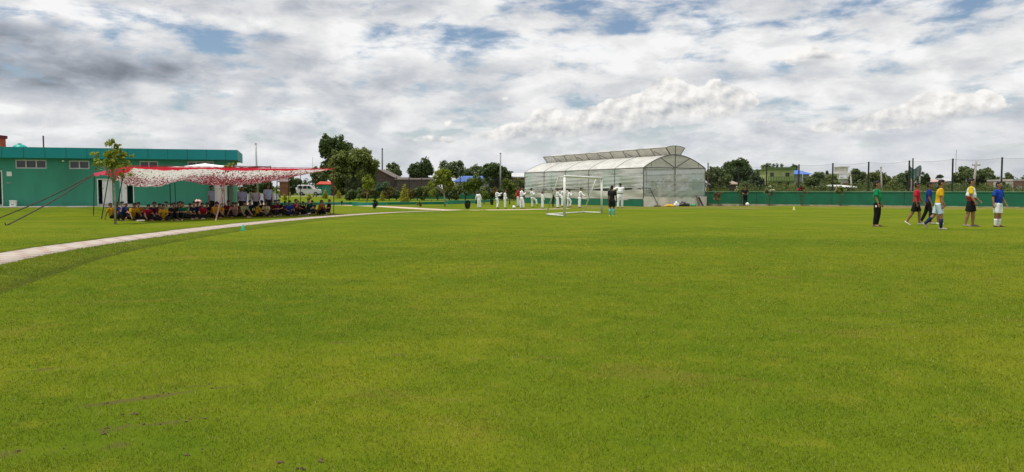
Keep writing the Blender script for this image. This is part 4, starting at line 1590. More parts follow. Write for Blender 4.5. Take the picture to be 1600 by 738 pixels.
BRICK = surf("brown_brick", (0.115, 0.080, 0.068), 0.9, 0.22, 1.5, col2=(0.14, 0.105, 0.09))
REDBRICK = surf("red_brick", (0.26, 0.11, 0.08), 0.9, 0.22, 1.5, col2=(0.20, 0.09, 0.07))
BLUER = surf("blue_sheet_roof", (0.05, 0.13, 0.42), 0.45, 0.1, 1)
RUSTR = surf("rusty_sheet_roof", (0.15, 0.115, 0.105), 0.8, 0.25, 1)
TIN = surf("tin_sheet", (0.50, 0.51, 0.52), 0.5, 0.15, 1)
CREAM = surf("cream_wall", (0.55, 0.53, 0.46), 0.85, 0.12, .8)

house("brick_hall", "brown brick hall with a wide gable behind the left hedge", 566, 617, 278.5, 128, 10, BRICK, RUSTR, 'gable', 265.5, over=.3, cat="hall")
house("brick_annex", "low brown brick annex right of the gabled hall", 618, 676, 281.5, 126, 8, surf("grey_brick", (0.12, 0.092, 0.082), 0.9, 0.2, 1.5), RUSTR, 'shed', 277, over=.2, cat="annex")
house("blue_roof_house", "cream house with a sloping blue roof beyond the left hedge", 711, 772, 284, 140, 9, CREAM, BLUER, 'hip', 274.5, over=.5, wins=((716, 720, 287, 292), (751, 757, 287, 292)))
house("rust_shed", "low shed with a grey rusty roof beside the blue roofed house", 768, 801, 285.5, 135, 6, BRICK, RUSTR, 'shed', 280, cat="shed")
house("red_brick_shed", "red brick shed with a pale roof beside the greenhouse end", 802, 821, 277.5, 112, 5, REDBRICK, TIN, 'shed', 270.5, cat="shed")
house("striped_brick_shed", "orange brown brick shed seen under the canopy left of the car", 437, 449, 285, 118, 1.2, surf("orange_brick", (0.22, 0.10, 0.055), 0.9, 0.25, 1.2, stretch=(.3, .3, 5)), RUSTR, 'shed', 281, cat="shed")


def booth_extra(root, w, h, base, a):
    MB().box(.28, .62, -.05, -.002, 0, 1.7).build("door", surf("dark_teal_door", (0.01, 0.16, 0.15), 0.6), root)


house("guard_booth", "small teal booth with a sloping red roof beside the white car", 496.5, 519, 289, 128, 2.4, TEAL, surf("red_roof_sheet", (0.40, 0.06, 0.03), 0.7, 0.15, 2), 'shed', 284.5, over=.2, cat="booth", extra=booth_extra)


def villa_extra(root, w, h, base, a):
    olive = surf("olive_trim", (0.10, 0.16, 0.05), 0.85, 0.15, 1)
    MB().box(-.4, w + .4, -1.1, -.002, h * .50, h * .50 + .22).build("balcony_slab", olive, root)
    mb = MB()
    for k in range(12):
        x = -.35 + k * (w + .7) / 11
        mb.box(x - .05, x + .05, -1.08, -.98, h * .50 + .22, h * .50 + .95)
    mb.box(-.4, w + .4, -1.10, -.96, h * .50 + .95, h * .50 + 1.05)
    mb.build("balcony_railing", olive, root)
    mb = MB().box(-.25, w + .25, -.25, -.1, h + .22, h + .55)
    mb.box(-.25, -.1, -.1, 4, h + .22, h + .55)
    mb.build("parapet", olive, root)


house("green_villa", "pale olive two storey villa with dark windows beyond the wall", 1200.5, 1240, 265.5, 165, 10, surf("olive_yellow_wall", (0.36, 0.42, 0.17), 0.85, 0.12, .7), surf("olive_trim", (0.10, 0.16, 0.05), 0.85, 0.15, 1), 'flat',
      wins=((1203, 1208.5, 270, 276), (1226.5, 1233, 270, 276), (1216, 1221, 283, 290), (1227.5, 1233, 283, 289)), win_mat=surf("brown_window_frame", (0.07, 0.04, 0.03), 0.7), extra=villa_extra)
for k, px in enumerate((1211, 1217, 1224.5)):
    p = pt(px, 164.5)
    zz = zat(264.0, 165)
    o = empty("potted_plant", (p.x, 166.0, zz + .1), ("green potted plant on the villa roof, first from the left", "green potted plant in the middle of the villa roof edge", "green potted plant on the villa roof nearest the blue roof")[k], "plant", "pots on the villa roof")
    MB().loft([[(s * .28 * math.cos(a), s * .28 * math.sin(a), z) for a in [i * math.pi / 6 for i in range(12)]] for s, z in ((.7, -.05), (1, .35))]).build("pot", RUSTR, o)
    mesh_obj("leaves", leaf_mesh("leaves", [(0, 0, .7)], [.42], 90, .12), leafmat("dark_leaf", (0.03, 0.06, 0.015), (0.07, 0.11, 0.03)), o)
house("blue_roof_barn", "grey barn with a bright blue roof right of the olive villa", 1240.5, 1264, 272.5, 190, 10, surf("grey_wall", (0.30, 0.31, 0.33), 0.9, 0.1), surf("bright_blue_roof", (0.035, 0.14, 0.55), 0.4, 0.08, 1), 'hip', 265.3, over=.8, cat="barn", wins=((1253, 1257, 277, 281),))


def white_extra(root, w, h, base, a):
    MB().box(w * .2, w * .8, .6, 4, h + .22, h + 1.4).build("stair_tower", CREAM, root)
    MB().box(w * .1, w * .9, .4, 4.3, h + 1.4, h + 1.55).build("tower_roof", CREAM, root)
    MB().box(-.35, w + .35, -1.0, -.002, h * .72, h * .72 + .3).build("balcony_slab", WHITE, root)
    MB().box(w * .3, w + .2, -.9, -.01, h * .34, h * .52).build("brick_panel", REDBRICK, root)


house("white_house", "small white upper storey house with dark window between far trees", 1310.5, 1330, 271.5, 170, 8, surf("white_wall", (0.66, 0.66, 0.65), 0.8, 0.08, 1), WHITE, 'flat', wins=((1313, 1316, 276.5, 280), (1322.5, 1329, 276, 282)), extra=white_extra)
house("low_white_shed", "low white roofed shed just above the wall beside a white flowered shrub", 1319, 1334, 293.5, 82, 4, surf("dark_wall", (0.06, 0.05, 0.05), 0.9), WHITE, 'shed', 290.5, cat="shed")
house("pink_hall", "long low hall with a pinkish roof far beyond the wall", 1440, 1478, 285, 185, 9, surf("pinkish_wall", (0.40, 0.27, 0.25), 0.9, 0.12), surf("pink_roof", (0.50, 0.33, 0.31), 0.8, 0.1), 'shed', 279, over=.4, cat="hall")
house("tin_shed", "small shed with a white tin roof next to the pink roofed hall", 1481, 1494, 283.5, 180, 5, surf("grey_wall", (0.30, 0.31, 0.33), 0.9, 0.1), TIN, 'shed', 279.5, cat="shed")
house("brick_ruin", "unfinished brick wall with a white corner at the far right", 1582, 1640, 283, 92, 5, surf("purple_brick", (0.22, 0.12, 0.10), 0.9, 0.22, 1.5), surf("pale_cap", (0.45, 0.42, 0.38), 0.9, .1), 'flat', over=.02, cat="brick house", wins=((1588, 1597, 290.5, 294.5),),
      extra=lambda r, w, h, b, a: MB().box(-.75, .0, -.1, 2.5, -.4, h - .1).box(-.95, -.75, -.1, 1.2, -.4, h - .45).build("corner_pier", CREAM, r))
house("brown_hut", "brown hut with a pale tin roof behind the fence beside the greenhouse", 1120, 1152, 289, 96, 5, BRICK, surf("rust_tin", (0.34, 0.26, 0.21), 0.7, 0.2), 'shed', 281, cat="hut")

# tank on a stand between the blue barn and the fence
p = pt(1291.5, 175)
o = empty("roof_water_tank", p, "black plastic water tank raised above far trees", "water tank")
zt_, zb_ = zat(266.8, 175) - p.z, zat(272.5, 175) - p.z
rr = 2.2 / FPX * 175
MB().loft([[(s * rr * math.cos(a), s * rr * math.sin(a), z) for a in [i * math.pi / 8 for i in range(16)]] for s, z in ((1, zb_), (1, zt_ - .2), (.6, zt_), (.2, zt_ + .05))]).build("tank_body", surf("black_plastic", (0.02, 0.022, 0.03), 0.5), o, smooth=True)
mb = MB()
for sx in (-1, 1):
    for sy in (-1, 1):
        mb.tube([(sx * rr * .7, sy * rr * .7, -.2), (sx * rr * .7, sy * rr * .7, zb_)], .07, 6)
mb.build("stand", surf("grey_concrete_post", (0.30, 0.30, 0.29), 0.9, 0.1), o)


def mast(px0, py0, px1, py1, Y, r, mat, name, label, cat, arms=None):
    """pole from its top pixel to its foot at depth Y"""
    t, b = ad(px0, py0, Y), pt(px1, Y)
    if py1 is not None:
        bz = ad(px1, py1, Y).z
        b = Vector((b.x, Y, min(b.z, bz)))
    root = empty(name, b, label, cat)
    MB().tube([(0, 0, -.3), t - b], [r, r * .8], 8).build("shaft", mat, root, smooth=True)
    h = (t - b)
    if arms == 'lamp':
        MB().box(-.05, .95, -.08, .08, h.z - .08, h.z).build("lamp_head", GALV, root)
    elif arms == 'cross':
        MB().box(h.x - .45, h.x + .45, -.05, .05, h.z - .5, h.z - .38).build("crossarm", mat, root)
        for s in (-.4, 0, .4):
            MB().tube([(h.x + s, 0, h.z - .38), (h.x + s, 0, h.z - .25)], .035, 6).build("insulator", OFFWHITE, root)
    elif arms == 'cap':
        MB().ball((h.x, 0, h.z), r * 1.05, 8, 6).build("cap", mat, root)
    return root


CPOLE = surf("weathered_post", (0.34, 0.31, 0.27), 0.9, 0.15, 1)
mast(399.5, 225, 403, None, 78, .10, GALV, "light_pole", "grey pole rising behind the canopy right of the teal roof", "pole", 'cap')
mast(488.5, 246.5, 488.5, None, 135, .06, GALV, "thin_mast", "short thin mast above the right end of the canopy", "mast", 'cap')
mast(597.3, 233, 597.3, None, 132, .14, surf("dark_pole", (0.09, 0.09, 0.10), 0.7), "utility_pole", "dark utility pole beside the large round tree", "utility pole", 'cap')
mast(782, 240, 782, None, 96, .10, surf("grey_pole", (0.28, 0.28, 0.28), 0.7), "flood_pole", "thick grey pole above the dark tree left of the greenhouse", "pole", 'cap')
mast(1376.5, 262, 1379, None, 88, .11, CPOLE, "concrete_post", "pale concrete post behind the boy in the green shirt", "post", 'cap')
mast(1525.5, 252, 1519, None, 86, .14, CPOLE, "leaning_utility_pole", "leaning pale utility pole before the big tree at right", "utility pole", 'cross')
mast(1494.2, 235, 1492.5, None, 150, .05, surf("dark_pole", (0.09, 0.09, 0.10), 0.7), "antenna_mast", "thin dark antenna rising beside the fence post", "antenna", 'cap')
mast(1254, 267.5, 1254, None, 150, .07, CPOLE, "small_pole", "slim pole in front of the bright blue roof", "pole", 'cap')
mast(1329, 273, 1333, None, 84, .10, CPOLE, "crooked_post", "slightly crooked pale post beside the white house", "post", 'cap')
mast(1424.5, 266, 1424.5, None, 80, .07, CPOLE, "net_post", "pale post under the hanging green net, left one", "post")
mast(1431, 270, 1431, None, 80, .07, CPOLE, "net_post", "pale post under the hanging green net, middle one", "post")
mast(1437.5, 263, 1437, None, 80, .08, CPOLE, "net_post", "pale post at the right edge of the hanging green net", "post")
mast(1426.5, 247.5, 1426.5, None, 80, .09, BLACKM, "net_mast", "tall dark mast from which the green net hangs", "mast")
# hanging green net
c = ad(1421, 256, 79.8)
o = empty("hanging_net", c, "torn dark green shade net hanging between posts beyond the wall", "net")
vs, fs = [], []
n, mrow = 14, 10
wv = 19 / FPX * 79.8
for j in range(mrow + 1):
    for i in range(n + 1):
        a, b = i / n, j / mrow
        topz = -a * .55 - .35 * math.sin(a * 5)
        hgt = 1.45 - .35 * abs(math.sin(a * 4 + 1))
        vs.append((a * wv + .05 * math.sin(b * 6), .06 * math.sin(a * 14), topz - b * hgt))
fs = [(j * (n + 1) + i, j * (n + 1) + i + 1, (j + 1) * (n + 1) + i + 1, (j + 1) * (n + 1) + i) for j in range(mrow) for i in range(n)]
mesh_obj("net_sheet", np_mesh("net_sheet", np.array(vs), np.array(fs)), net_mat("green_net", 0.86, (0.006, 0.065, 0.036)), o, smooth=True)

# --- garden edgings and left boundary
EDGE = surf("green_edging", (0.010, 0.180, 0.105), 0.7, 0.1, 2)
EDGE2 = surf("teal_edging", (0.03, 0.30, 0.21), 0.7, 0.1, 2)


def edging(px0, py0, px1, py1, pyt, mat, label, thick=.25):
    a, b = at(px0, py0), at(px1, py1)
    d = b - a
    zt = ad((px0 + px1) / 2, pyt, (a.y + b.y) / 2).z
    o = empty("bed_edging", a, label, "edging", rz=math.atan2(d.y, d.x))
    MB().box(0, d.length, 0, thick, -.2, zt - .05).build("edging_wall", mat, o)
    MB().box(-.03, d.length + .03, -.03, thick + .03, zt - .05, zt).build("edging_cap", EDGE2, o)


edging(424, 321.0, 560, 320.2, 316.2, EDGE, "low green garden edging behind the seated boys and canopy pole")
edging(553, 321.6, 604, 320.8, 316.6, EDGE2, "bright teal edging beside the dark round bush")
edging(606, 320.4, 702, 319.4, 315.6, EDGE, "low green edging behind the golden cypress")
edging(700, 319.5, 768, 317.0, 313.2, EDGE2, "light teal edging behind the young yellow green tree")
edging(526, 313.2, 600, 312.6, 309.6, EDGE2, "far thin teal edging in front of the hedge")
p0, p1 = pt(544, 92), pt(576, 92)
tag(MB().box(0, p1.x - p0.x, 0, .3, .3, zat(303.8, 92) - p0.z).build("yellow_kerb", surf("yellow_paint", (0.50, 0.46, 0.02), 0.7, .1), loc=(p0.x, 92, p0.z)), "yellow painted kerb below the large round tree", "kerb")

# low panelled wall seen between the standing men
p0, p1 = pt(365, 74), pt(434, 74)
o = empty("panelled_wall", p0, "low pale wall with bluish panels behind the standing men", "wall")
Lw = p1.x - p0.x
MB().box(0, Lw, 0, .2, -.2, .16).build("plinth", WHITE, o)
MB().box(0, Lw, .02, .18, .16, zat(303, 74)).build("wall_body", surf("pale_blue_wall", (0.34, 0.36, 0.46), 0.8, .1), o)
for k in range(6):
    x = (k + .2) * Lw / 6
    MB().box(x, x + .12, -.04, .24, -.1, zat(302, 74)).build("pier", surf("garden_pier", (0.20, 0.26, 0.14), 0.8, .15), o)

# left fence line behind the hedge
p0, p1 = pt(540, 97), pt(822, 94)
d = p1 - p0
o = empty("mesh_fence", Vector((p0.x, p0.y, .3)), "dark green wall and mesh fence behind the left hedge", "fence", rz=math.atan2(d.y, d.x))
Lf = Vector((d.x, d.y, 0)).length
MB().box(0, Lf, 0, .2, -.4, .62).build("wall_base", GREENP, o)
for k in range(15):
    x = .1 + k * (Lf - .2) / 14
    MB().tube([(x, .1, .62), (x, .1, 2.75 - .0)], .05, 6).build("post", BLACKM, o)
mb = MB()
mb.poly([(0, .1, .62), (Lf, .1, .62), (Lf, .1, 2.65), (0, .1, 2.65)])
mb.build("net", net_mat("wire_mesh", 0.22, (0.05, 0.05, 0.05)), o)

ribbon("driveway", spline([(-48, 104), (-38, 108), (-29, 112), (-22, 113)], .5), 2.6, 0.012, surf("pink_gravel", (0.52, 0.40, 0.32), 0.9, 0.15, 3, bump=0.01), "pale gravel driveway where the white car stands", "driveway")


# --- white car by the booth
def build_car():
    p = pt(463, 122)
    root = empty("parked_car", p, "white off road car with spare wheel on its back door beside the teal booth", "car", rz=R(6))
    white = surf("white_car_paint", (0.68, 0.68, 0.68), 0.25, 0.03, 2, spec=.5)
    Lc, Wc = 3.7, 1.55
    prof = [(0.05, .38), (0.0, .62), (.04, .95), (.16, 1.58), (.30, 1.66), (2.15, 1.66), (2.62, 1.10), (3.50, 1.00), (3.68, .85), (3.70, .42), (3.3, .30), (.5, .30)]
    rings = []
    for y, s in ((0, .0), (.03, 1), (Wc - .03, 1), (Wc, 0)):
        rings.append([(x, y, z) for x, z in prof])
    rings[0] = [(x * .985 + .02, 0, .62 + (z - .62) * .97) for x, z in prof]
    rings[3] = [(x * .985 + .02, Wc, .62 + (z - .62) * .97) for x, z in prof]
    MB().loft(rings).build("body", white, root)
    g_ = surf("car_glass", (0.02, 0.022, 0.025), 0.08, .1, spec=.6)
    for x0, x1 in ((.28, .92), (1.02, 1.60), (1.68, 2.2)):
        x1t = x1 if x1 < 2 else 2.0
        for y in (-.012, Wc + .012):
            MB().poly([(x0, y, 1.08), (x1 + (.22 if x1 > 2 else 0), y, 1.08), (x1t, y, 1.52), (x0 + .02, y, 1.52)]).build("window", g_, root)
    MB().poly([(.0, .2, 1.08), (.10, .2, 1.5), (.10, Wc - .2, 1.5), (.0, Wc - .2, 1.08)]).build("rear_window", g_, root)
    rub = surf("tyre_rubber", (0.02, 0.02, 0.02), 0.85)
    for x in (.78, 2.95):
        for y in (0.0, Wc):
            w = MB().tube([(x, y - .08, .30), (x, y + .08, .30)], .31, 18).build("wheel", rub, root)
            MB().tube([(x, y - .10, .30), (x, y + .10, .30)], .17, 12).build("rim", GALV, w)
    MB().tube([(-.02, Wc * .55, .98), (-.17, Wc * .55, .98)], .30, 18).build("spare_wheel", white, root)
    MB().box(-.10, .10, .05, Wc - .05, .36, .50).build("bumper", surf("grey_bumper", (0.10, 0.10, 0.10), 0.7), root)
    for y in (.08, Wc - .2):
        MB().box(-.03, .03, y, y + .12, .72, .95).build("tail_light", surf("red_lens", (0.45, 0.02, 0.02), 0.3), root)


build_car()


# ------------------------------------------------------------------ vegetation
DARKLEAF = leafmat("dark_leaf", (0.042, 0.074, 0.026), (0.108, 0.150, 0.052))  # lightened in colour in place of haze over the far trees
MIDLEAF = leafmat("mid_leaf", (0.078, 0.116, 0.044), (0.175, 0.215, 0.084))  # greyed and lightened in colour, standing in for distance haze
WARMLEAF = leafmat("olive_leaf", (0.078, 0.108, 0.026), (0.190, 0.220, 0.060))
PALELEAF = leafmat("pale_leaf", (0.075, 0.105, 0.040), (0.150, 0.185, 0.075))
YOUNGLEAF = leafmat("young_leaf", (0.130, 0.180, 0.014), (0.290, 0.310, 0.036))
GOLDLEAF = leafmat("golden_leaf", (0.150, 0.170, 0.016), (0.430, 0.380, 0.045))
REDLEAF = leafmat("bronze_leaf", (0.085, 0.075, 0.022), (0.200, 0.150, 0.048))
BLUELEAF = leafmat("bluish_leaf", (0.040, 0.085, 0.050), (0.085, 0.145, 0.085))
LIMELEAF = leafmat("lime_leaf", (0.16, 0.26, 0.02), (0.30, 0.42, 0.05))


def big_tree(label, px, Y, parts, leaf, n, mat, K=40, trunk_r=.3, name="broadleaf_tree", group=None, lump=.40, foot=None, **kw):
    """parts: crown lobes as pixel boxes (x0, x1, y_top, y_bottom)"""
    b = pt(px, Y)
    ell = []
    for (x0, x1, y0, y1) in parts:
        cx = (x0 + x1) / 2
        c = ad(cx, (y0 + y1) / 2, Y)
        rx = (x1 - x0) / 2 / FPX * Y
        rz_ = (y1 - y0) / 2 / FPX * Y
        ell.append((c.x - b.x, 0, c.z - b.z, rx, max(rx * .8, .2), rz_))
    top = max(e[2] + e[5] for e in ell)
    return tree(name, label, "tree", b, top, ell, int(K * 1.6), int(n * 1.6), leaf, mat, group, trunk_r, lump=lump, **kw)


G1, G2 = "trees beyond the left hedge", "trees beyond the right wall"
big_tree("tall dark green tree behind the large round tree", 522, 118, [(496, 530, 210, 250), (508, 548, 211, 262), (500, 540, 240, 290)], .22, 8000, DARKLEAF, 60, .4, group=G1)
big_tree("large round mid green tree beside the teal booth", 552, 108, [(509, 560, 231, 300), (530, 594, 226, 290), (545, 592, 250, 309), (516, 566, 262, 310)], .19, 15000, WARMLEAF, 110, .4, group=G1, lump=.26)
big_tree("small pale tree above the brick gable roof", 612, 150, [(598, 630, 257, 282), (604, 622, 252, 270)], .20, 1500, MIDLEAF, 22, .2, group=G1)
big_tree("dark dense tree right of the brick gable roof", 657, 132, [(636, 668, 252, 284), (648, 680, 247, 282)], .19, 4200, DARKLEAF, 36, .3, group=G1)
big_tree("feathery grey green tree behind the young yellow green tree", 704, 150, [(680, 712, 252, 280), (700, 726, 250, 280)], .2, 2600, PALELEAF, 30, .2, group=G1)
big_tree("low dark tree left of the blue roofed house", 727, 155, [(718, 742, 262, 284)], .2, 1200, DARKLEAF, 16, .2, group=G1)
big_tree("open crowned greyish tree above the blue roof", 744, 158, [(730, 760, 258, 284)], .2, 1300, PALELEAF, 22, .2, group=G1)
big_tree("broad dark tree between the blue roof and the greenhouse", 775, 126, [(753, 785, 253, 292), (768, 800, 258, 294), (786, 806, 266, 296)], .19, 6500, DARKLEAF, 55, .35, group=G1)
big_tree("dark tree showing under the canopy left of the white car", 456, 140, [(436, 462, 272, 302), (452, 476, 278, 304)], .2, 2400, DARKLEAF, 24, .25, group=G1)
big_tree("leafy tree just behind the right end of the canopy", 503, 132, [(484, 504, 259, 290), (494, 516, 262, 292)], .19, 2200, MIDLEAF, 24, .22, group=G1)
big_tree("dark spreading tree behind the standing men", 398, 118, [(370, 410, 284, 304), (395, 432, 282, 304)], .2, 2600, DARKLEAF, 30, .2, group=G1)
big_tree("low leafy tree left of the greenhouse corner", 812, 105, [(798, 822, 280, 304)], .17, 1500, WARMLEAF, 18, .15, group=G1)

big_tree("rounded mid green tree against the greenhouse right corner", 1120, 88, [(1102, 1130, 259, 300), (1112, 1142, 262, 300)], .16, 4200, MIDLEAF, 40, .25, group=G2)
big_tree("tall dark broad tree right of the greenhouse", 1150, 104, [(1126, 1158, 248, 292), (1140, 1172, 245, 290), (1148, 1178, 258, 298)], .18, 7500, DARKLEAF, 60, .35, group=G2)
big_tree("greyish green bush tree left of the olive villa", 1182, 92, [(1166, 1190, 272, 302), (1174, 1200, 277, 302)], .15, 2600, leafmat("grey_leaf", (0.035, 0.062, 0.030), (0.085, 0.120, 0.060)), 30, .15, group=G2)
big_tree("open tree rising behind the left side of the olive villa", 1196, 172, [(1186, 1208, 256, 284), (1176, 1196, 264, 288)], .22, 1900, MIDLEAF, 24, .25, group=G2)
big_tree("dark tree behind the right end of the villa roof", 1240, 200, [(1229, 1248, 257, 276), (1236, 1246, 255, 268)], .24, 1000, DARKLEAF, 14, .25, group=G2)
big_tree("rounded green tree in front of the blue barn", 1274, 112, [(1262, 1290, 268, 302), (1254, 1274, 276, 302)], .17, 3000, MIDLEAF, 30, .2, group=G2)
big_tree("low wide green tree beneath the black tank", 1298, 116, [(1284, 1312, 274, 302)], .17, 2300, WARMLEAF, 26, .2, group=G2)
big_tree("domed green tree right of the white house", 1342, 110, [(1328, 1354, 262, 302)], .17, 3000, MIDLEAF, 32, .2, group=G2)
big_tree("wide olive tree behind the pale concrete post", 1374, 108, [(1354, 1384, 264, 302), (1368, 1394, 269, 302)], .17, 3600, WARMLEAF, 36, .2, group=G2)
big_tree("green tree left of the hanging net", 1412, 112, [(1394, 1418, 268, 302), (1408, 1428, 262, 302)], .17, 3000, MIDLEAF, 30, .2, group=G2)
big_tree("dark small tree right of the hanging net", 1444, 122, [(1434, 1452, 266, 302)], .18, 1300, DARKLEAF, 16, .18, group=G2)
big_tree("round distant bush tree over the pink hall", 1470, 210, [(1463, 1474, 273, 283)], .24, 400, DARKLEAF, 8, .15, group=G2)
big_tree("large domed tree behind the leaning pole", 1522, 104, [(1492, 1532, 260, 300), (1512, 1552, 258, 300), (1536, 1562, 268, 302)], .17, 8500, MIDLEAF, 75, .3, group=G2, lump=.26)
big_tree("upright tree beside the last fence post", 1575, 116, [(1566, 1586, 264, 290), (1564, 1588, 276, 302), (1554, 1578, 280, 302)], .17, 2400, MIDLEAF, 24, .2, group=G2)
big_tree("small tree at the far right behind the brick wall", 1600, 124, [(1586, 1616, 274, 302)], .17, 1900, MIDLEAF, 22, .2, group=G2)
big_tree("low tree between the villa and the flowering pink shrub", 1222, 96, [(1206, 1236, 288, 303)], .14, 1100, WARMLEAF, 18, .1, group=G2)

# far wood line and rank growth beyond the wall: masses nobody could count
cs, rs = [], []
for k in range(520):
    x = RNG.uniform(-330, 330)
    y = 300 + RNG.uniform(-20, 30)
    h = 2.2 + 3.2 * abs(math.sin(x * .031) * math.sin(x * .017 + 1)) + RNG.uniform(0, 1.4)
    cs.append((x, y, 1.45 + h * RNG.uniform(.2, .8))); rs.append(h * .42)
tag(mesh_obj("distant_woods", leaf_mesh("distant_woods", cs, rs, 15000, .55), leafmat("far_leaf", (0.045, 0.070, 0.035), (0.090, 0.120, 0.060))), "low far tree line along the horizon", "woods", kind='stuff')
cs, rs = [], []
for k in range(420):
    px = RNG.uniform(1100, 1640)
    Y = RNG.uniform(74, 104)
    p = pt(px, Y)
    top = zat(297.5 - 13 * RNG.random() ** 2.2, Y)
    cs.append((p.x, Y, top * .55 + p.z * .4)); rs.append(max(.3, (top - p.z) * .5))
tag(mesh_obj("rank_undergrowth", leaf_mesh("rank_undergrowth", cs, rs, 42000, .085), leafmat("weed_leaf", (0.055, 0.085, 0.018), (0.130, 0.155, 0.040))), "rank green undergrowth on the waste land beyond the wall", "undergrowth", kind='stuff')


def shrub(name, label, px, py_base, py_top, hw, mat, n=500, leaf=.07, Y=None, kind='round', stem=0.0, group=None, K=16, cat="shrub", spread=1.0):
    if Y is None:
        b = at(px, py_base); Y = b.y
    else:
        b = pt(px, Y)
    b.z = gz(b.x, b.y)
    h = zat(py_top, Y) - b.z
    rw = hw / FPX * Y
    root = empty(name, b, label, cat, group)
    if kind == 'cone':
        cs, rs = [], []
        for k in range(K * 2):
            t = (k + .5) / (K * 2)
            w = rw * (1 - t) ** .75 * (0.5 + .9 * min(1, t * 6)) if t < .17 else rw * (1 - t) ** .72
            a = k * 2.4
            cs.append((w * .55 * math.cos(a), w * .55 * math.sin(a), stem + (h - stem) * (t * .94 + .03))); rs.append(max(.04, w * .62))
    elif kind == 'airy':
        cs, rs = clumps([(0, 0, stem + (h - stem) * .52, rw, rw, (h - stem) * .5)], K, .24, .35)
    else:
        cs, rs = clumps([(0, 0, stem + (h - stem) * .5, rw, rw * .9, (h - stem) * .5)], K, .36, .35)
    mesh_obj("foliage", leaf_mesh("foliage", cs, rs, n, leaf), mat, root)
    mb = MB()
    tw = max(.018, rw * .07)
    mb.tube([(0, 0, -.08), (0, 0, stem + (h - stem) * .6)], [tw, tw * .5], 6)
    if kind != 'cone':
        for i in range(4):
            c = cs[int(RNG.integers(len(cs)))]
            mb.tube([(0, 0, stem * .7 + .05), tuple(np.array(c) * np.array([.5, .5, .9])), tuple(c)], [tw * .6, tw * .4, tw * .2], 5)
    mb.build("stem", BARK(), root)
    return root


for k, (px, yt, hw, Y, mt, lab) in enumerate((
        (1163, 279, 13, 90, MIDLEAF, "low green bush tree under the tall dark tree by the greenhouse"), (1208, 281, 11, 94, WARMLEAF, "bush before the left half of the olive villa"), (1246, 280, 12, 96, MIDLEAF, "bush at the right foot of the olive villa"),
        (1286, 279, 13, 94, MIDLEAF, "bush left of the fence post nearest the white house"), (1306, 283, 10, 92, DARKLEAF, "dark bush below the black tank"), (1356, 280, 12, 95, MIDLEAF, "bush right of the domed tree by the white house"), (1391, 279, 13, 94, WARMLEAF, "olive bush between concrete post and hanging net"),
        (1455, 288, 14, 92, WARMLEAF, "low olive bush before the pink hall"), (1481, 286, 13, 90, MIDLEAF, "low bush in front of the tin shed"), (1564, 281, 16, 92, MIDLEAF, "bush mass left of the unfinished brick wall"), (1505, 283, 16, 90, MIDLEAF, "broad bush under the left of the large domed tree"), (1540, 282, 16, 90, WARMLEAF, "olive bush under the right of the large domed tree"))):
    shrub("wild_bush", lab, px, 311, yt, hw, mt, 1100, .12, Y=Y, group="wild bushes beyond the wall", K=22, cat="bush")


# saplings and clipped plants on the lawn
tree("sapling", "young tree with airy foliage beside the canopy corner and the first seated boy", "tree", at(180, 350.5), 2.9,
     [(0, 0, 2.45, .78, .7, .55), (-.05, 0, 2.95, .35, .35, .40), (.45, -.1, 2.0, .42, .35, .28), (-.5, .1, 2.25, .35, .3, .3)], 46, 1500, .058, YOUNGLEAF, None, .035, PALEBARK(), lump=.30, limbs=14, split=.55, shell=.35, squash=.8)
tree("sapling", "thin young tree in front of the middle of the canopy", "tree", at(361, 338.5), 2.45,
     [(.02, 0, 2.35, .28, .25, .38), (.55, 0, 2.25, .35, .2, .16), (-.1, 0, 1.75, .2, .2, .25)], 24, 620, .055, YOUNGLEAF, None, .024, PALEBARK(), lump=.34, limbs=7, split=.6)
big_tree("young yellow green tree standing by the garden path fork", 695, 63.5, [(676, 706, 264, 296), (690, 714, 272, 298), (666, 690, 280, 296), (684, 706, 262, 280)], .085, 3000, YOUNGLEAF, 60, .06, name="young_tree", lump=.26, limbs=12, split=.34, bark=PALEBARK(), shell=.3)
big_tree("feathery young tree behind the leftmost white dressed child", 744, 76, [(722, 750, 276, 304), (736, 760, 270, 300)], .085, 2400, leafmat("fresh_leaf", (0.075, 0.115, 0.016), (0.165, 0.205, 0.034)), 45, .06, name="young_tree", lump=.26, limbs=10, split=.4, shell=.3)
big_tree("slim young tree left of the red shirted instructor", 796, 74, [(783, 802, 272, 300), (790, 808, 282, 310)], .085, 1700, leafmat("fresh_leaf", (0.075, 0.115, 0.016), (0.165, 0.205, 0.034)), 30, .05, name="young_tree", lump=.28, limbs=8, split=.3, shell=.3)
big_tree("slender bright young tree before the large round tree", 573, 80, [(565, 585, 276, 296), (570, 580, 272, 284)], .08, 900, YOUNGLEAF, 20, .045, name="young_tree", limbs=6, split=.55, bark=PALEBARK())
big_tree("small bright topped sapling left of the young yellow green tree", 674, 80, [(667, 682, 295, 306), (671, 680, 300, 312)], .07, 420, YOUNGLEAF, 12, .03, name="young_tree", limbs=5, split=.6, bark=PALEBARK())
big_tree("small sapling beside the leftmost white dressed child", 756, 72, [(750, 764, 297, 312)], .07, 380, leafmat("fresh_leaf", (0.075, 0.115, 0.016), (0.165, 0.205, 0.034)), 10, .03, name="young_tree", limbs=5)

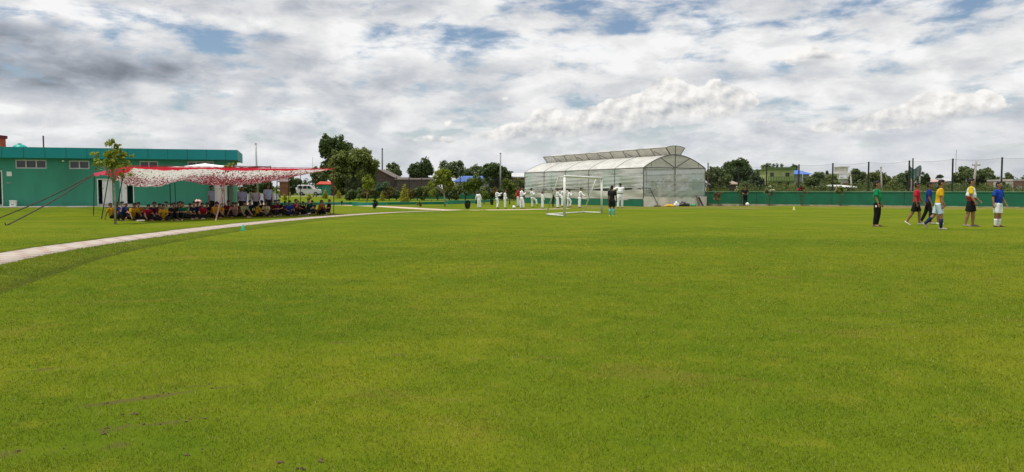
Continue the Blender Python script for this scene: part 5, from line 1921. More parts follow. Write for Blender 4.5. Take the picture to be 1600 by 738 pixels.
GC = "golden conifers in the garden"
shrub("golden_cypress", "tall golden cypress with a tapering top and dark skirt", 632, 319.4, 285, 9.5, GOLDLEAF, 1500, .07, kind='cone', group=GC, K=22, cat="conifer")
shrub("golden_cypress", "slim golden conifer right of the dark round bush", 597.5, 316.2, 297.5, 4.6, GOLDLEAF, 600, .065, kind='cone', group=GC, cat="conifer")
shrub("golden_cypress", "golden tipped conifer in front of the teal booth wall", 508, 312.0, 294, 4.8, GOLDLEAF, 650, .07, Y=96, kind='cone', group=GC, cat="conifer")
shrub("golden_cypress", "small golden conifer in front of the white car wheel", 483.5, 312, 301.5, 4.2, GOLDLEAF, 380, .07, Y=96, kind='cone', group=GC, cat="conifer")
shrub("golden_cypress", "small golden conifer just right of the teal booth", 529, 311, 296.5, 6, GOLDLEAF, 480, .07, Y=98, kind='cone', group=GC, cat="conifer")
shrub("bronze_shrub", "airy bronze leaved shrub at the right corner of the booth", 522, 312, 288, 7, REDLEAF, 500, .07, Y=94, kind='airy', cat="shrub", stem=.5)
shrub("round_bush", "dark clipped oval bush on the lawn beside the garden path", 586.5, 327.0, 311.0, 5.4, leafmat("box_leaf", (0.014, 0.036, 0.016), (0.036, 0.070, 0.030)), 1500, .04, K=30, cat="bush")
shrub("round_bush", "small loose bush beside the path left of the young tree", 656, 324.5, 312.5, 5.0, WARMLEAF, 480, .05, cat="bush", kind='airy')
shrub("round_bush", "tiny green bush on the lawn right of the canopy pole", 534, 321, 312, 2.6, MIDLEAF, 380, .05, cat="bush")
shrub("yellow_shrub", "bright yellow shrub seen under the canopy left of the brick shed", 444.5, 317, 303, 5.5, GOLDLEAF, 520, .07, kind='airy', K=18)
shrub("yellow_shrub", "tall yellow green shrub beside the tallest standing man", 434, 318, 290, 6.5, YOUNGLEAF, 700, .075, kind='airy', K=20, stem=.3)
shrub("yellow_shrub", "yellow flowering shrub behind the leftmost standing men gap", 371, 318, 297, 4, GOLDLEAF, 340, .075, Y=78, kind='airy', stem=.4)
shrub("palm_shrub", "dark shrub with drooping fronds between the standing men", 391, 318, 300, 6, MIDLEAF, 380, .09, Y=77, kind='airy', stem=.3)
shrub("lime_bush", "bright lime green bush at the foot of the wall by the greenhouse", 1115.5, 321, 314.5, 4.0, LIMELEAF, 500, .05, cat="bush")
for px, lab in ((454, "short brown dry plant on the strip left of the white car"), (490, "short brown dry plant before the car door"), (494.5, "dry reddish plant left of the teal booth")):
    shrub("dry_plant", lab, px, 314, 305.5, 1.7, REDLEAF, 130, .06, kind='airy', cat="plant", K=6, stem=.1)


# planters on the lawn: dark tapering tubs with low foliage
def planter(px, py, pyt, hw, label):
    b = at(px, py)
    s = b.y / FPX
    h = (py - pyt) * s
    r = hw * s
    root = empty("planter", b, label, "planter")
    MB().loft([[(k * r * math.cos(a), k * r * math.sin(a), z * h) for a in [i * math.pi / 10 for i in range(20)]] for k, z in ((.55, 0), (.85, .30), (1.0, .62), (1.03, .66), (.9, .66), (.8, .55))]).build("tub", surf("dark_brown_tub", (0.030, 0.024, 0.020), 0.8, .2, 4), root, smooth=True)
    cs, rs = clumps([(0, 0, h * .78, r * .9, r * .9, h * .22)], 12, .5)
    mesh_obj("foliage", leaf_mesh("foliage", cs, rs, 420, .05), leafmat("box_leaf", (0.014, 0.036, 0.016), (0.036, 0.070, 0.030)), root)


planter(730.5, 326.5, 313.0, 5.0, "dark rounded planter tub on the lawn left of the practising children")
planter(768.5, 320.5, 311.2, 3.0, "small dark planter tub behind the second white dressed child")

# hedge in front of the left boundary: separate bushes in a row
HG = "bushes of the left hedge"
kinds = {'d': ("dark green", DARKLEAF), 'm': ("mid green", MIDLEAF), 'r': ("reddish bronze", REDLEAF), 'o': ("olive", WARMLEAF), 'b': ("bluish grey", BLUELEAF), 'y': ("yellow green", YOUNGLEAF)}
hedge = [(548, 'd', 296, 9, "below the large round tree trunk"), (561, 'm', 293, 8, "right of the large round tree trunk"), (574, 'r', 291, 8, "behind the slender bright young tree"), (586, 'o', 292, 8, "straight behind the dark oval bush"),
         (597, 'b', 282, 9, "tall, behind the slim golden conifer"), (608, 'r', 291, 8, "in the hedge gap left of the tall golden cypress"), (619, 'd', 294, 8, "touching the left of the tall golden cypress"), (641, 'r', 293, 8, "touching the right of the tall golden cypress"),
         (652, 'd', 291, 8, "above the small loose bush"), (663, 'o', 290, 8, "left of the bright topped sapling"), (684, 'm', 290, 9, "behind the trunk of the young yellow green tree"), (702, 'd', 291, 9, "right of the young yellow green tree trunk"),
         (714, 'o', 289, 9, "left of the feathery young tree"), (727, 'm', 285, 10, "broad, under the blue roof"), (752, 'm', 290, 9, "above the leftmost white dressed child"), (763, 'd', 291, 8, "above the small dark planter tub"),
         (775, 'r', 292, 8, "behind the second white dressed child"), (785, 'd', 293, 8, "behind the third white dressed child"), (803, 'r', 290, 9, "left of the greenhouse corner"), (815, 'o', 294, 8, "touching the greenhouse corner"), (824, 'd', 297, 6, "in the greenhouse shadow")]
for px, k, yt, hw, where in hedge:
    word, mt = kinds[k]
    shrub("hedge_bush", f"{word} hedge bush {where}", px, 311, yt, hw * 1.45, mt, 1150, .10, Y=90, group=HG, K=14, cat="bush")


# flowering shrubs along the right wall
def flowering(px, py_top, hw, label, fcol, leafm, py_bot_f, n_f=60, Y_off=1.2):
    b = wall_front(px, Y_off)
    Y = b.y
    h = zat(py_top, Y) - b.z
    fb = zat(py_bot_f, Y) - b.z
    rw = hw / FPX * Y
    root = empty("flowering_shrub", b, label, "flowering shrub", "flowering shrubs along the green wall")
    cs, rs = clumps([(0, 0, (h + fb) / 2, rw, rw * .8, (h - fb) / 2), (0, 0, fb * .8, rw * .35, rw * .35, fb * .25)], 16, .34, .3)
    mesh_obj("foliage", leaf_mesh("foliage", cs, rs, 420, .06), leafm, root)
    fm = leafmat("petal_%d" % int(fcol[0] * 1000 + fcol[1] * 100), tuple(c * .7 for c in fcol), fcol, .25)
    pick = cs[RNG.choice(len(cs) - 3, size=min(9, len(cs) - 3), replace=False)]
    pick = pick + RNG.normal(size=pick.shape) * np.array([.25, .15, .22]) * rw
    mesh_obj("blossom", leaf_mesh("blossom", pick, np.full(len(pick), rw * .23), n_f * 4, .05, up=.6), fm, root)
    mb = MB()
    for s in (-.05, .02, .07):
        mb.tube([(s, 0, -.05), (s * 1.6, 0, fb * .6), (s * 4, 0, fb + .2)], [.022, .018, .012], 6)
    mb.build("stem", BARK(), root)


flowering(1122, 297, 7.5, "brownish pink flowering shrub closest to the greenhouse on the wall", (0.42, 0.13, 0.14), REDLEAF, 314, 50)
flowering(1157, 287, 8, "shrub with few white flowers behind the person in black", (0.72, 0.70, 0.60), WARMLEAF, 306, 26)
flowering(1201, 289.5, 8.5, "white flowering shrub right of the person in black", (0.80, 0.78, 0.66), MIDLEAF, 310, 62)
flowering(1252.5, 287.5, 8, "bright pink red flowering shrub on the green wall", (0.62, 0.07, 0.14), MIDLEAF, 302, 90)
flowering(1313, 285.5, 9, "cream flowering tall shrub between two fence posts", (0.72, 0.66, 0.48), WARMLEAF, 309, 56)


# ------------------------------------------------------------------ people
WORK = bpy.data.scenes.new("modelling_bench")


def grow(mb, voxel, iters, name):
    """melt overlapping solids into one continuous surface"""
    o = bpy.data.objects.new("tmp", mb.mesh("tmp"))
    WORK.collection.objects.link(o)
    r = o.modifiers.new("r", 'REMESH'); r.mode = 'VOXEL'; r.voxel_size = voxel
    s = o.modifiers.new("s", 'SMOOTH'); s.factor = 0.5; s.iterations = iters
    vl = WORK.view_layers[0]
    vl.update()
    dg = vl.depsgraph
    me = bpy.data.meshes.new_from_object(o.evaluated_get(dg), depsgraph=dg)
    me.name = name
    bpy.data.objects.remove(o)
    return me


def join_mesh(me, mb):
    """append more closed shapes to a mesh"""
    v = np.empty(len(me.vertices) * 3); me.vertices.foreach_get('co', v)
    vs = [tuple(p) for p in v.reshape(-1, 3)]
    fs = [tuple(p.vertices) for p in me.polygons]
    b = len(vs)
    out = bpy.data.meshes.new(me.name)
    out.from_pydata(vs + list(mb.v), [], fs + [tuple(i + b for i in f) for f in mb.f])
    out.update()
    bpy.data.meshes.remove(me)
    return out


V = Vector


def nv(*a):
    return V(a).normalized()


def figure(H, pose, fat=1.0, head=1.0, hands=True):
    """joint positions (facing +Y, right hand on +X)"""
    J = {}
    g = lambda k, d: V(pose.get(k, d))
    lean = g('lean', (0, .03, 1)).normalized()
    P = V((0, 0, 0))
    tw = pose.get('twist', 0.0)
    Lat = V((math.cos(tw), math.sin(tw), 0))
    Lat = (Lat - lean * Lat.dot(lean)).normalized()
    Fwd = lean.cross(Lat)
    J.update(P=P, S=lean, L=Lat, F=Fwd)
    J['waist'] = P + lean * .09 * H
    J['chest'] = P + lean * .19 * H
    J['sh'] = P + lean * .285 * H
    J['neck'] = P + lean * .325 * H
    hd = (lean * .6 + g('head', (0, .05, 1)).normalized() * .9).normalized()
    J['head'] = J['neck'] + hd * .082 * H * head
    J['hd'] = hd
    hy = pose.get('look', 0.0)
    hf = V((math.sin(hy), math.cos(hy), 0))
    hf = Matrix.Rotation(tw, 3, 'Z') @ hf
    J['hf'] = (hf - hd * hf.dot(hd)).normalized()
    for s, k in ((1, 'r'), (-1, 'l')):
        sh = J['sh'] + Lat * s * .102 * H * fat ** .4
        ua = g('ua_' + k, (s * .12, .02, -1)).normalized()
        fa = g('fa_' + k, (s * .03, .12, -1)).normalized()
        el = sh + ua * .172 * H
        wr = el + fa * .148 * H
        J['sh_' + k], J['el_' + k], J['wr_' + k], J['fa_' + k] = sh, el, wr, fa
        hip = P + V((s * .052 * H, 0, -.005 * H))
        th = g('th_' + k, (s * .03, 0, -1)).normalized()
        sk = g('sk_' + k, (0, 0, -1)).normalized()
        kn = hip + th * .245 * H
        an = kn + sk * .240 * H
        J['hip_' + k], J['kn_' + k], J['an_' + k] = hip, kn, an
        J['ft_' + k] = g('ft_' + k, (s * .12, 1, 0)).normalized()
    if pose.get('seat'):
        low = -.082 * H
        low = min(low, *(J['an_' + k].z - .03 * H for k in 'rl'), *(J['kn_' + k].z - .05 * H for k in 'rl'))
    else:
        low = min(J['an_' + k].z - .042 * H + min(0, J['ft_' + k].z * .10 * H) for k in 'rl')
    d = V((0, 0, -low))
    for k in list(J):
        if k in ('S', 'L', 'F', 'hd', 'hf') or k[:2] in ('fa', 'ft'):
            continue
        J[k] = J[k] + d
    return J


def ering(c, ax, ay, a, b, n=14):
    return [c + ax * (a * math.cos(2 * math.pi * i / n)) + ay * (b * math.sin(2 * math.pi * i / n)) for i in range(n)]


def torso(mb, J, H, fat, grow_, z0=-.03, neck=True):
    e = grow_ * H
    rows = [(z0, .084, .062), (.03, .082, .060), (.09, .076 * fat, .056 * fat), (.14, .080 * fat, .060 * fat), (.20, .090, .064), (.25, .094, .058), (.283, .082, .046), (.302, .050, .036)]
    rings = []
    for t, a, b in rows:
        rings.append(ering(J['P'] + J['S'] * t * H, J['L'], J['F'], a * H * fat ** .5 + e, b * H * fat ** .6 + e))
    mb.loft(rings)


SKIN = {}


def skin(i):
    cols = [(0.34, 0.175, 0.105), (0.26, 0.125, 0.072), (0.42, 0.235, 0.15)]
    return surf("skin_%s" % "abc"[i], cols[i], 0.6, 0.06, 20, spec=.3)


HAIR = surf("black_hair", (0.012, 0.010, 0.009), 0.55, 0.3, 60, spec=.35)


def make_body(J, H, fat, voxel, face=True, headk=1.0):
    mb = MB()
    torso(mb, J, H, fat, 0)
    mb.tube([J['neck'] - J['S'] * .05 * H, J['neck'] + J['hd'] * .035 * H], [.034 * H, .029 * H], 10)
    hc, hd, hf = J['head'], J['hd'], J['hf']
    hs = hd.cross(hf)
    hs = -hs
    rot = Matrix((hs, hf, hd)).transposed()
    k = H * headk
    mb.ball(hc + hd * .012 * k, (.044 * k, .054 * k, .052 * k), 14, 10, rot)
    mb.ball(hc - hd * .022 * k + hf * .010 * k, (.037 * k, .042 * k, .044 * k), 12, 8, rot)
    for s in (-1, 1):
        mb.ball(hc + hs * s * .046 * k - hd * .004 * k - hf * .004 * k, (.008 * k, .013 * k, .018 * k), 8, 6, rot)
    mb.tube([hc + hf * .050 * k + hd * .012 * k, hc + hf * .061 * k - hd * .010 * k, hc + hf * .050 * k - hd * .016 * k], [.007 * k, .010 * k, .008 * k], 7)
    for q in 'rl':
        f = fat ** .4
        mb.tube([J['sh_' + q], J['sh_' + q].lerp(J['el_' + q], .5), J['el_' + q]], [.032 * H * f, .029 * H * f, .024 * H * f], 10)
        mb.ball(J['el_' + q], .024 * H * f, 10, 7)
        mb.tube([J['el_' + q], J['el_' + q].lerp(J['wr_' + q], .35), J['wr_' + q]], [.024 * H * f, .024 * H * f, .0165 * H], 10)
        mb.tube([J['hip_' + q], J['hip_' + q].lerp(J['kn_' + q], .45), J['kn_' + q]], [.056 * H * f, .050 * H * f, .036 * H * f], 12)
        mb.ball(J['kn_' + q], .036 * H * f, 10, 7)
        mb.tube([J['kn_' + q], J['kn_' + q].lerp(J['an_' + q], .35), J['an_' + q]], [.035 * H * f, .037 * H * f, .022 * H], 10)
        fd = J['ft_' + q]
        a = J['an_' + q]
        dn = V((0, 0, -1)); dn = (dn - fd * dn.dot(fd)).normalized()
        mb.tube([a + dn * .018 * H - fd * .025 * H, a + dn * .022 * H + fd * .10 * H], [.021 * H, .015 * H], 8)
        # palm
        fa = J['fa_' + q]
        side = J['L'] - fa * J['L'].dot(fa)
        side = side.normalized() if side.length > .2 else J['F']
        nrm = fa.cross(side).normalized()
        rot2 = Matrix((nrm * (1 if q == 'r' else 1), side, fa)).transposed()
        mb.ball(J['wr_' + q] + fa * .028 * H, (.011 * H, .021 * H, .030 * H), 9, 7, Matrix((side, fa.cross(side).normalized(), fa)).transposed() @ Matrix.Rotation(math.pi / 2, 3, 'Z'))
    me = grow(mb, voxel, 3, "body")
    # fingers, each its own short chain from inside the palm
    fb = MB()
    for q in 'rl':
        fa = J['fa_' + q]
        fwd = J['F'] - fa * J['F'].dot(fa)
        fwd = fwd.normalized() if fwd.length > .25 else (J['L'] - fa * J['L'].dot(fa)).normalized()
        inn = fa.cross(fwd).normalized()
        if inn.dot(J['L']) * (1 if q == 'r' else -1) > 0:
            inn = -inn
        w = J['wr_' + q]
        r0 = .0058 * H
        for i, ln in enumerate((.036, .042, .039, .030)):
            o = fwd * (.0155 - .0105 * i) * H
            b0 = w + fa * .042 * H + o
            b1 = b0 + (fa * .9 + inn * .30 + o * .02 / H).normalized() * ln * .55 * H
            b2 = b1 + (fa * .65 + inn * .75).normalized() * ln * .55 * H
            fb.tube([b0, b1, b2], [r0, r0 * .95, r0 * .7], 6)
        t0 = w + fa * .016 * H + fwd * .016 * H
        t1 = t0 + (fa * .6 + fwd * .7 + inn * .25).normalized() * .022 * H
        fb.tube([t0, t1, t1 + (fa * .9 + inn * .35 + fwd * .1).normalized() * .02 * H], [r0 * 1.15, r0, r0 * .75], 6)
    return join_mesh(me, fb)


def make_hair(J, H, headk, seed=0, long_=0.0):
    k = H * headk
    hc, hd, hf = J['head'], J['hd'], J['hf']
    hs = -(hd.cross(hf))
    rot = Matrix((hs, hf, hd)).transposed()
    mb = MB()
    mb.ball(hc + hd * .026 * k - hf * .008 * k, (.049 * k, .054 * k, .047 * k), 14, 10, rot)
    mb.ball(hc + hd * (.004 - long_) * k - hf * .022 * k, (.046 * k, .042 * k, .050 * k), 12, 8, rot)
    rg = random.Random(seed)
    for _ in range(16):
        a, b = rg.uniform(-1.2, 1.2), rg.uniform(-.3, 1.0)
        p = hc + hd * .026 * k + hs * .042 * k * math.sin(a) + hf * (.046 * k * math.cos(a) * b) + hd * .036 * k * (1 - abs(b) * .5)
        mb.ball(p, rg.uniform(.010, .016) * k, 7, 5)
    return grow(mb, .009 * H / 1.5 * 1.2, 2, "hair")


def make_top(J, H, fat, voxel, sleeve, hem=-.045, loose=.012, collar=None):
    mb = MB()
    torso(mb, J, H, fat, loose, z0=hem)
    parts = MB() if sleeve == 'separate' else mb
    for q in 'rl':
        f = fat ** .4
        s, e, w = J['sh_' + q], J['el_' + q], J['wr_' + q]
        inner = s - J['L'] * (.03 * H if q == 'r' else -.03 * H)
        if sleeve == 'long':
            mb.tube([inner, s, s.lerp(e, .5), e], [.040 * H, .046 * H * f, .042 * H * f, .038 * H], 10)
            mb.ball(e, .037 * H, 10, 7)
            mb.tube([e, e.lerp(w, .5), e.lerp(w, .94)], [.036 * H, .035 * H, .034 * H], 10)
        else:
            t = .74 if sleeve != 'mid' else 1.0
            parts.tube([inner, s, s.lerp(e, t * .5), s.lerp(e, t)], [.040 * H, .044 * H * f, .043 * H * f, .042 * H * f], 12)
    top = grow(mb, voxel, 2, "shirt")
    sl = grow(parts, voxel, 2, "sleeves") if parts is not mb else None
    return top, sl


def make_bottom(J, H, fat, voxel, kind):
    mb = MB()
    f = fat ** .5
    e = .010 * H
    up, L, F, P = J['S'], J['L'], J['F'], J['P']
    mb.loft([ering(P + V((0, 0, -.045 * H)), V((1, 0, 0)), V((0, 1, 0)), .086 * H * f + e, .066 * H * f + e), ering(P, L, F, .086 * H * f + e, .064 * H * f + e), ering(P + up * .055 * H, L, F, .080 * H * f + e * .8, .058 * H * f + e * .8)])
    for q in 'rl':
        h, k, a = J['hip_' + q], J['kn_' + q], J['an_' + q]
        if kind == 'shorts':
            mb.tube([h, h.lerp(k, .45), h.lerp(k, .88)], [.064 * H * f, .062 * H * f, .060 * H * f], 12)
        elif kind == 'wide':
            mb.tube([h, h.lerp(k, .5), k], [.066 * H * f, .060 * H * f, .053 * H], 12)
            mb.ball(k, .052 * H, 10, 7)
            mb.tube([k, k.lerp(a, .5), k.lerp(a, .97)], [.052 * H, .048 * H, .046 * H], 12)
        else:
            mb.tube([h, h.lerp(k, .5), k], [.062 * H * f, .054 * H * f, .044 * H], 12)
            mb.ball(k, .043 * H, 10, 7)
            mb.tube([k, k.lerp(a, .4), k.lerp(a, .98)], [.043 * H, .042 * H, .034 * H], 12)
    return grow(mb, voxel, 2, "trousers" if kind != 'shorts' else "shorts")


def shoe_mb(J, H, q):
    mb = MB()
    a, fd = J['an_' + q], J['ft_' + q]
    dn = V((0, 0, -1)); dn = (dn - fd * dn.dot(fd)).normalized()
    sd = fd.cross(dn)
    rows = [(-.040, .012, .020), (-.034, .020, .030), (0, .024, .036), (.05, .025, .026), (.09, .024, .020), (.115, .014, .014), (.121, .005, .006)]
    rings = []
    for t, w, h in rows:
        c = a + fd * t * H + dn * .042 * H
        ring = []
        for i in range(10):
            th = math.pi * i / 9
            ring.append(c + sd * (w * H * math.cos(th)) - dn * (h * H * math.sin(th) * 1.0))
        rings.append(ring)
    mb.loft(rings)
    return mb


def sock_mb(J, H, q, t0):
    k, a = J['kn_' + q], J['an_' + q]
    return MB().tube([k.lerp(a, t0), k.lerp(a, .55), a, a + (a - k).normalized() * .015 * H], [.040 * H, .038 * H, .028 * H, .026 * H], 12)


def person(label, loc, face, H, pose, wear, group=None, fat=1.0, headk=1.0, sk=0, voxel=.014, seed=0, near=False):
    """wear: dict(top, sleeve, bottom, kind, shoes, socks, sock_top, sleeve_col, belt, collar, hair)"""
    root = empty("person", loc, label, "person", group, rz=-R(face) - math.atan2(loc.x, loc.y))
    J = figure(H, pose, fat, headk)
    mesh_obj("body", make_body(J, H, fat, voxel, True, headk), skin(sk), root, smooth=True)
    top, sl = make_top(J, H, fat, voxel, wear.get('sleeve', 'short'), wear.get('hem', -.045), wear.get('loose', .012))
    mesh_obj(wear.get('top_name', "shirt"), top, wear['top'], root, smooth=True)
    if sl:
        mesh_obj("sleeves", sl, wear['sleeve_col'], root, smooth=True)
    bm_ = make_bottom(J, H, fat, voxel, wear.get('kind', 'trousers'))
    mesh_obj(bm_.name.split('.')[0], bm_, wear['bottom'], root, smooth=True)
    mesh_obj("hair", make_hair(J, H, headk, seed, wear.get('hairlen', 0)), HAIR, root, smooth=True)
    for q in 'rl':
        if wear.get('shoes'):
            shoe_mb(J, H, q).build("shoe", wear['shoes'], root, smooth=True)
        if wear.get('socks'):
            sock_mb(J, H, q, wear.get('sock_top', .3)).build("sock", wear['socks'], root, smooth=True)
    if wear.get('belt'):
        c = J['P'] + J['S'] * .045 * H
        mb = MB()
        e = wear.get('loose', .012) + .006
        mb.loft([ering(c, J['L'], J['F'], (.082 * fat ** .5 + e) * H, (.060 * fat ** .6 + e) * H), ering(c + J['S'] * .024 * H, J['L'], J['F'], (.082 * fat ** .5 + e) * H, (.060 * fat ** .6 + e) * H)])
        for s in (-.012, .014):
            p = c + J['F'] * (.064 * fat ** .6 + e) * H + J['L'] * s * H
            mb.tube([p, p - J['S'] * .075 * H + J['F'] * .012 * H + J['L'] * s * H], .009 * H, 6)
        mb.build("belt", wear['belt'], root, smooth=True)
    if wear.get('collar'):
        MB().loft([ering(J['neck'] - J['S'] * .030 * H, J['L'], J['F'], .050 * H, .042 * H), ering(J['neck'] - J['S'] * .008 * H + J['F'] * .004 * H, J['L'], J['F'], .041 * H, .039 * H), ering(J['neck'] - J['S'] * .030 * H, J['L'], J['F'], .036 * H, .034 * H)], cap=False).build("collar", wear['collar'], root, smooth=True)
    if wear.get('cuffs'):
        for q in 'rl':
            s, e = J['sh_' + q], J['el_' + q]
            MB().tube([s.lerp(e, .70), s.lerp(e, .77)], .0445 * H * fat ** .4, 12).build("cuff", wear['cuffs'], root, smooth=True)
    if wear.get('stripe'):
        for q, sg in (('r', 1), ('l', -1)):
            h, k = J['hip_' + q], J['kn_' + q]
            c = h.lerp(k, .28) + V((sg * .062 * H * fat ** .5, 0, 0))
            MB().ball(c, (.010 * H, .018 * H, .026 * H), 8, 6).build("badge", wear['stripe'], root)
    k = H * headk
    hc, hd, hf = J['head'], J['hd'], J['hf']
    hs = -(hd.cross(hf))
    rot = Matrix((hs, hf, hd)).transposed()
    if near:
        for s in (-1, 1):
            e = MB().ball(hc + hf * .0505 * k + hs * s * .017 * k + hd * .006 * k, (.0075 * k, .004 * k, .0045 * k), 8, 6, rot).build("eye", surf("dark_eye", (0.02, 0.015, 0.012), .3), root)
            MB().ball(hc + hf * .0515 * k + hs * s * .017 * k + hd * .018 * k, (.010 * k, .004 * k, .0025 * k), 8, 5, rot).build("eyebrow", HAIR, root)
        MB().ball(hc + hf * .0505 * k - hd * .036 * k, (.013 * k, .005 * k, .0045 * k), 8, 5, rot).build("mouth", surf("lip", (0.20, 0.06, 0.05), .5), root)
    return root


def stand_pt(px, py, z=None):
    p = at(px, py)
    return Vector((p.x, p.y, gz(p.x, p.y)))


F_ = fabric
BLACKC = F_((0.018, 0.018, 0.020), "black_cloth")
WHITEC = F_((0.85, 0.87, 0.92), "white_cloth")
WHITES = surf("white_shoe", (0.66, 0.65, 0.62), 0.6, .08, 12)
BLACKS = surf("black_shoe", (0.02, 0.02, 0.022), 0.5, .15, 12)
NAVY = F_((0.018, 0.026, 0.090), "navy_cloth")


def hgt(py_head, py_foot):
    """standing height of a figure on the level pitch from its head and foot rows"""
    return (py_foot - py_head) / (py_foot - HORIZON) * CAM_H


GP = "children walking on the pitch at right"
# 1 boy in green
person("boy in green polo and black track trousers walking at the left end of the group", stand_pt(1370, 354), 100, hgt(285, 354), dict(
    lean=(0, -.03, 1), ua_r=(.16, .02, -1), fa_r=(.05, .35, -1), ua_l=(-.12, .12, -1), fa_l=(0, .4, -1), th_r=(.04, -.06, -1), sk_r=(0, -.12, -1), th_l=(-.03, .10, -1), sk_l=(0, -.16, -1), head=(0, .0, 1)),
    dict(top=F_((0.010, 0.23, 0.080), "green_cloth"), bottom=BLACKC, shoes=surf("brown_shoe", (0.14, 0.08, 0.06), .7), collar=BLACKC, cuffs=BLACKC, stripe=WHITEC), GP, fat=1.22, headk=1.16, near=True, seed=1)
# 2 red shirt
person("boy in red shirt, black shorts and white shoes stepping forward", stand_pt(1430.5, 352), 95, hgt(288, 352), dict(
    lean=(0, .05, 1), ua_r=(.12, -.15, -1), fa_r=(.0, .25, -1), ua_l=(-.1, .3, -1), fa_l=(.05, .7, -1), th_r=(.03, -.28, -1), sk_r=(0, -.55, -1), ft_r=(.05, 1, -.65), th_l=(-.03, .30, -1), sk_l=(0, .02, -1)),
    dict(top=F_((0.52, 0.022, 0.045), "red_cloth"), bottom=BLACKC, kind='shorts', shoes=WHITES), GP, headk=1.14, near=True, sk=1, seed=2)
# 3 dark blue polo
person("boy in navy blue polo and black trousers behind the red shirted boy", stand_pt(1449.5, 351), 92, hgt(288, 351), dict(
    lean=(0, .04, 1), ua_r=(.14, .05, -1), fa_r=(0, .35, -1), ua_l=(-.14, -.35, -1), fa_l=(-.02, -.1, -1), th_r=(.03, .26, -1), sk_r=(0, -.05, -1), th_l=(-.03, -.22, -1), sk_l=(0, -.42, -1), ft_l=(0, 1, -.5)),
    dict(top=F_((0.020, 0.040, 0.23), "royal_cloth"), bottom=BLACKC, shoes=surf("grey_shoe", (0.35, 0.34, 0.32), .7), collar=BLACKC), GP, fat=.95, headk=1.14, near=True, sk=1, seed=3)
# 4 yellow jersey
person("boy in yellow jersey, pale blue shorts and navy socks in mid stride", stand_pt(1465.5, 358.5), 85, hgt(283, 358.5), dict(
    lean=(0, .09, 1), ua_r=(.10, .06, -1), fa_r=(.02, .10, -1), ua_l=(-.12, -.05, -1), fa_l=(0, .4, -1), th_r=(.03, .20, -1), sk_r=(0, .0, -1), th_l=(-.03, -.30, -1), sk_l=(0, -.92, -1), ft_l=(0, .8, -.9), head=(0, .15, 1)),
    dict(top=F_((0.68, 0.40, 0.018), "yellow_cloth"), bottom=F_((0.50, 0.62, 0.72), "pale_blue_cloth"), kind='shorts', socks=NAVY, sock_top=.30, shoes=surf("grey_shoe", (0.35, 0.34, 0.32), .7)), GP, headk=1.16, near=True, seed=4)
# 5 neon shirt hidden behind
person("child in neon yellow green top mostly hidden behind the yellow jersey", stand_pt(1466, 350), 78, hgt(291, 350), dict(
    ua_r=(.5, .1, -1), fa_r=(.3, .4, -1), ua_l=(-.45, .1, -1), fa_l=(-.2, .4, -1)),
    dict(top=F_((0.42, 0.60, 0.03), "neon_cloth"), bottom=BLACKC, kind='shorts', shoes=WHITES), GP, headk=1.14, sk=1, seed=5)
# 6 three-coloured shirt


def banded(name, lo, hi, zcut):
    m, g, out = new_mat(name)
    z = g.sep(g.n('ShaderNodeTexCoord').outputs['Object'])[2]
    y = g.sep(g.n('ShaderNodeTexCoord').outputs['Object'])[1]
    c = g.mix(g.step(g.add(z, g.mul(y, .25)), zcut - .006, zcut + .006), lo, hi)
    b = g.n('ShaderNodeBsdfPrincipled')
    g.put(b.inputs['Base Color'], c)
    b.inputs['Roughness'].default_value = .9
    g.put(out.inputs[0], b.outputs[0])
    return m


h6 = hgt(281, 354)
person("stout boy in white shirt with yellow sleeves and red lower half, black shorts", stand_pt(1516, 354), 92, h6, dict(
    lean=(0, -.02, 1), ua_r=(.16, .06, -1), fa_r=(.02, .55, -1), ua_l=(-.16, .25, -1), fa_l=(0, .8, -.8), th_r=(.04, -.20, -1), sk_r=(0, -.18, -1), ft_r=(.1, 1, -.12), th_l=(-.03, .18, -1), sk_l=(0, .0, -1), look=-.1),
    dict(top=banded("three_colour_shirt", (0.36, 0.035, 0.035), (0.74, 0.74, 0.76), h6 * .635), sleeve='separate', sleeve_col=F_((0.75, 0.52, 0.01), "bright_yellow_cloth"), bottom=BLACKC, kind='shorts', shoes=surf("black_white_shoe", (0.20, 0.20, 0.20), .6), hem=-.075), GP, fat=1.32, headk=1.14, near=True, seed=6)
# 7 royal blue
person("boy in royal blue polo, white shorts and white socks at the right end", stand_pt(1558, 354.5), 115, hgt(286, 354.5), dict(
    lean=(0, .02, 1), ua_r=(.35, -.22, -1), fa_r=(.05, .10, -1), ua_l=(-.25, .1, -1), fa_l=(-.1, .55, -1), th_r=(.07, .02, -1), sk_r=(0, -.05, -1), th_l=(-.06, .06, -1), sk_l=(0, -.04, -1), look=.1),
    dict(top=F_((0.014, 0.055, 0.36), "blue_cloth"), bottom=WHITEC, kind='shorts', socks=WHITEC, sock_top=.42, shoes=BLACKS, collar=BLACKC, cuffs=BLACKC), GP, fat=1.18, headk=1.14, near=True, seed=7)

# goalkeeper
person("child in black kit with turquoise socks and neon shoes beside the goal", stand_pt(956, 338), 18, hgt(290.5, 338), dict(
    lean=(0, .02, 1), ua_r=(.2, .1, -1), fa_r=(.05, .45, -1), ua_l=(-.14, .0, -1), fa_l=(-.02, .15, -1), th_r=(.03, .03, -1), th_l=(-.02, -.03, -1), ft_r=(.9, .5, 0), ft_l=(.6, .8, 0), look=.5),
    dict(top=BLACKC, bottom=BLACKC, kind='shorts', socks=F_((0.10, 0.42, 0.46), "turquoise_cloth"), sock_top=.12, shoes=surf("neon_shoe", (0.62, 0.72, 0.04), .5), hem=-.08), None, headk=1.05, sk=1, near=True, seed=8)

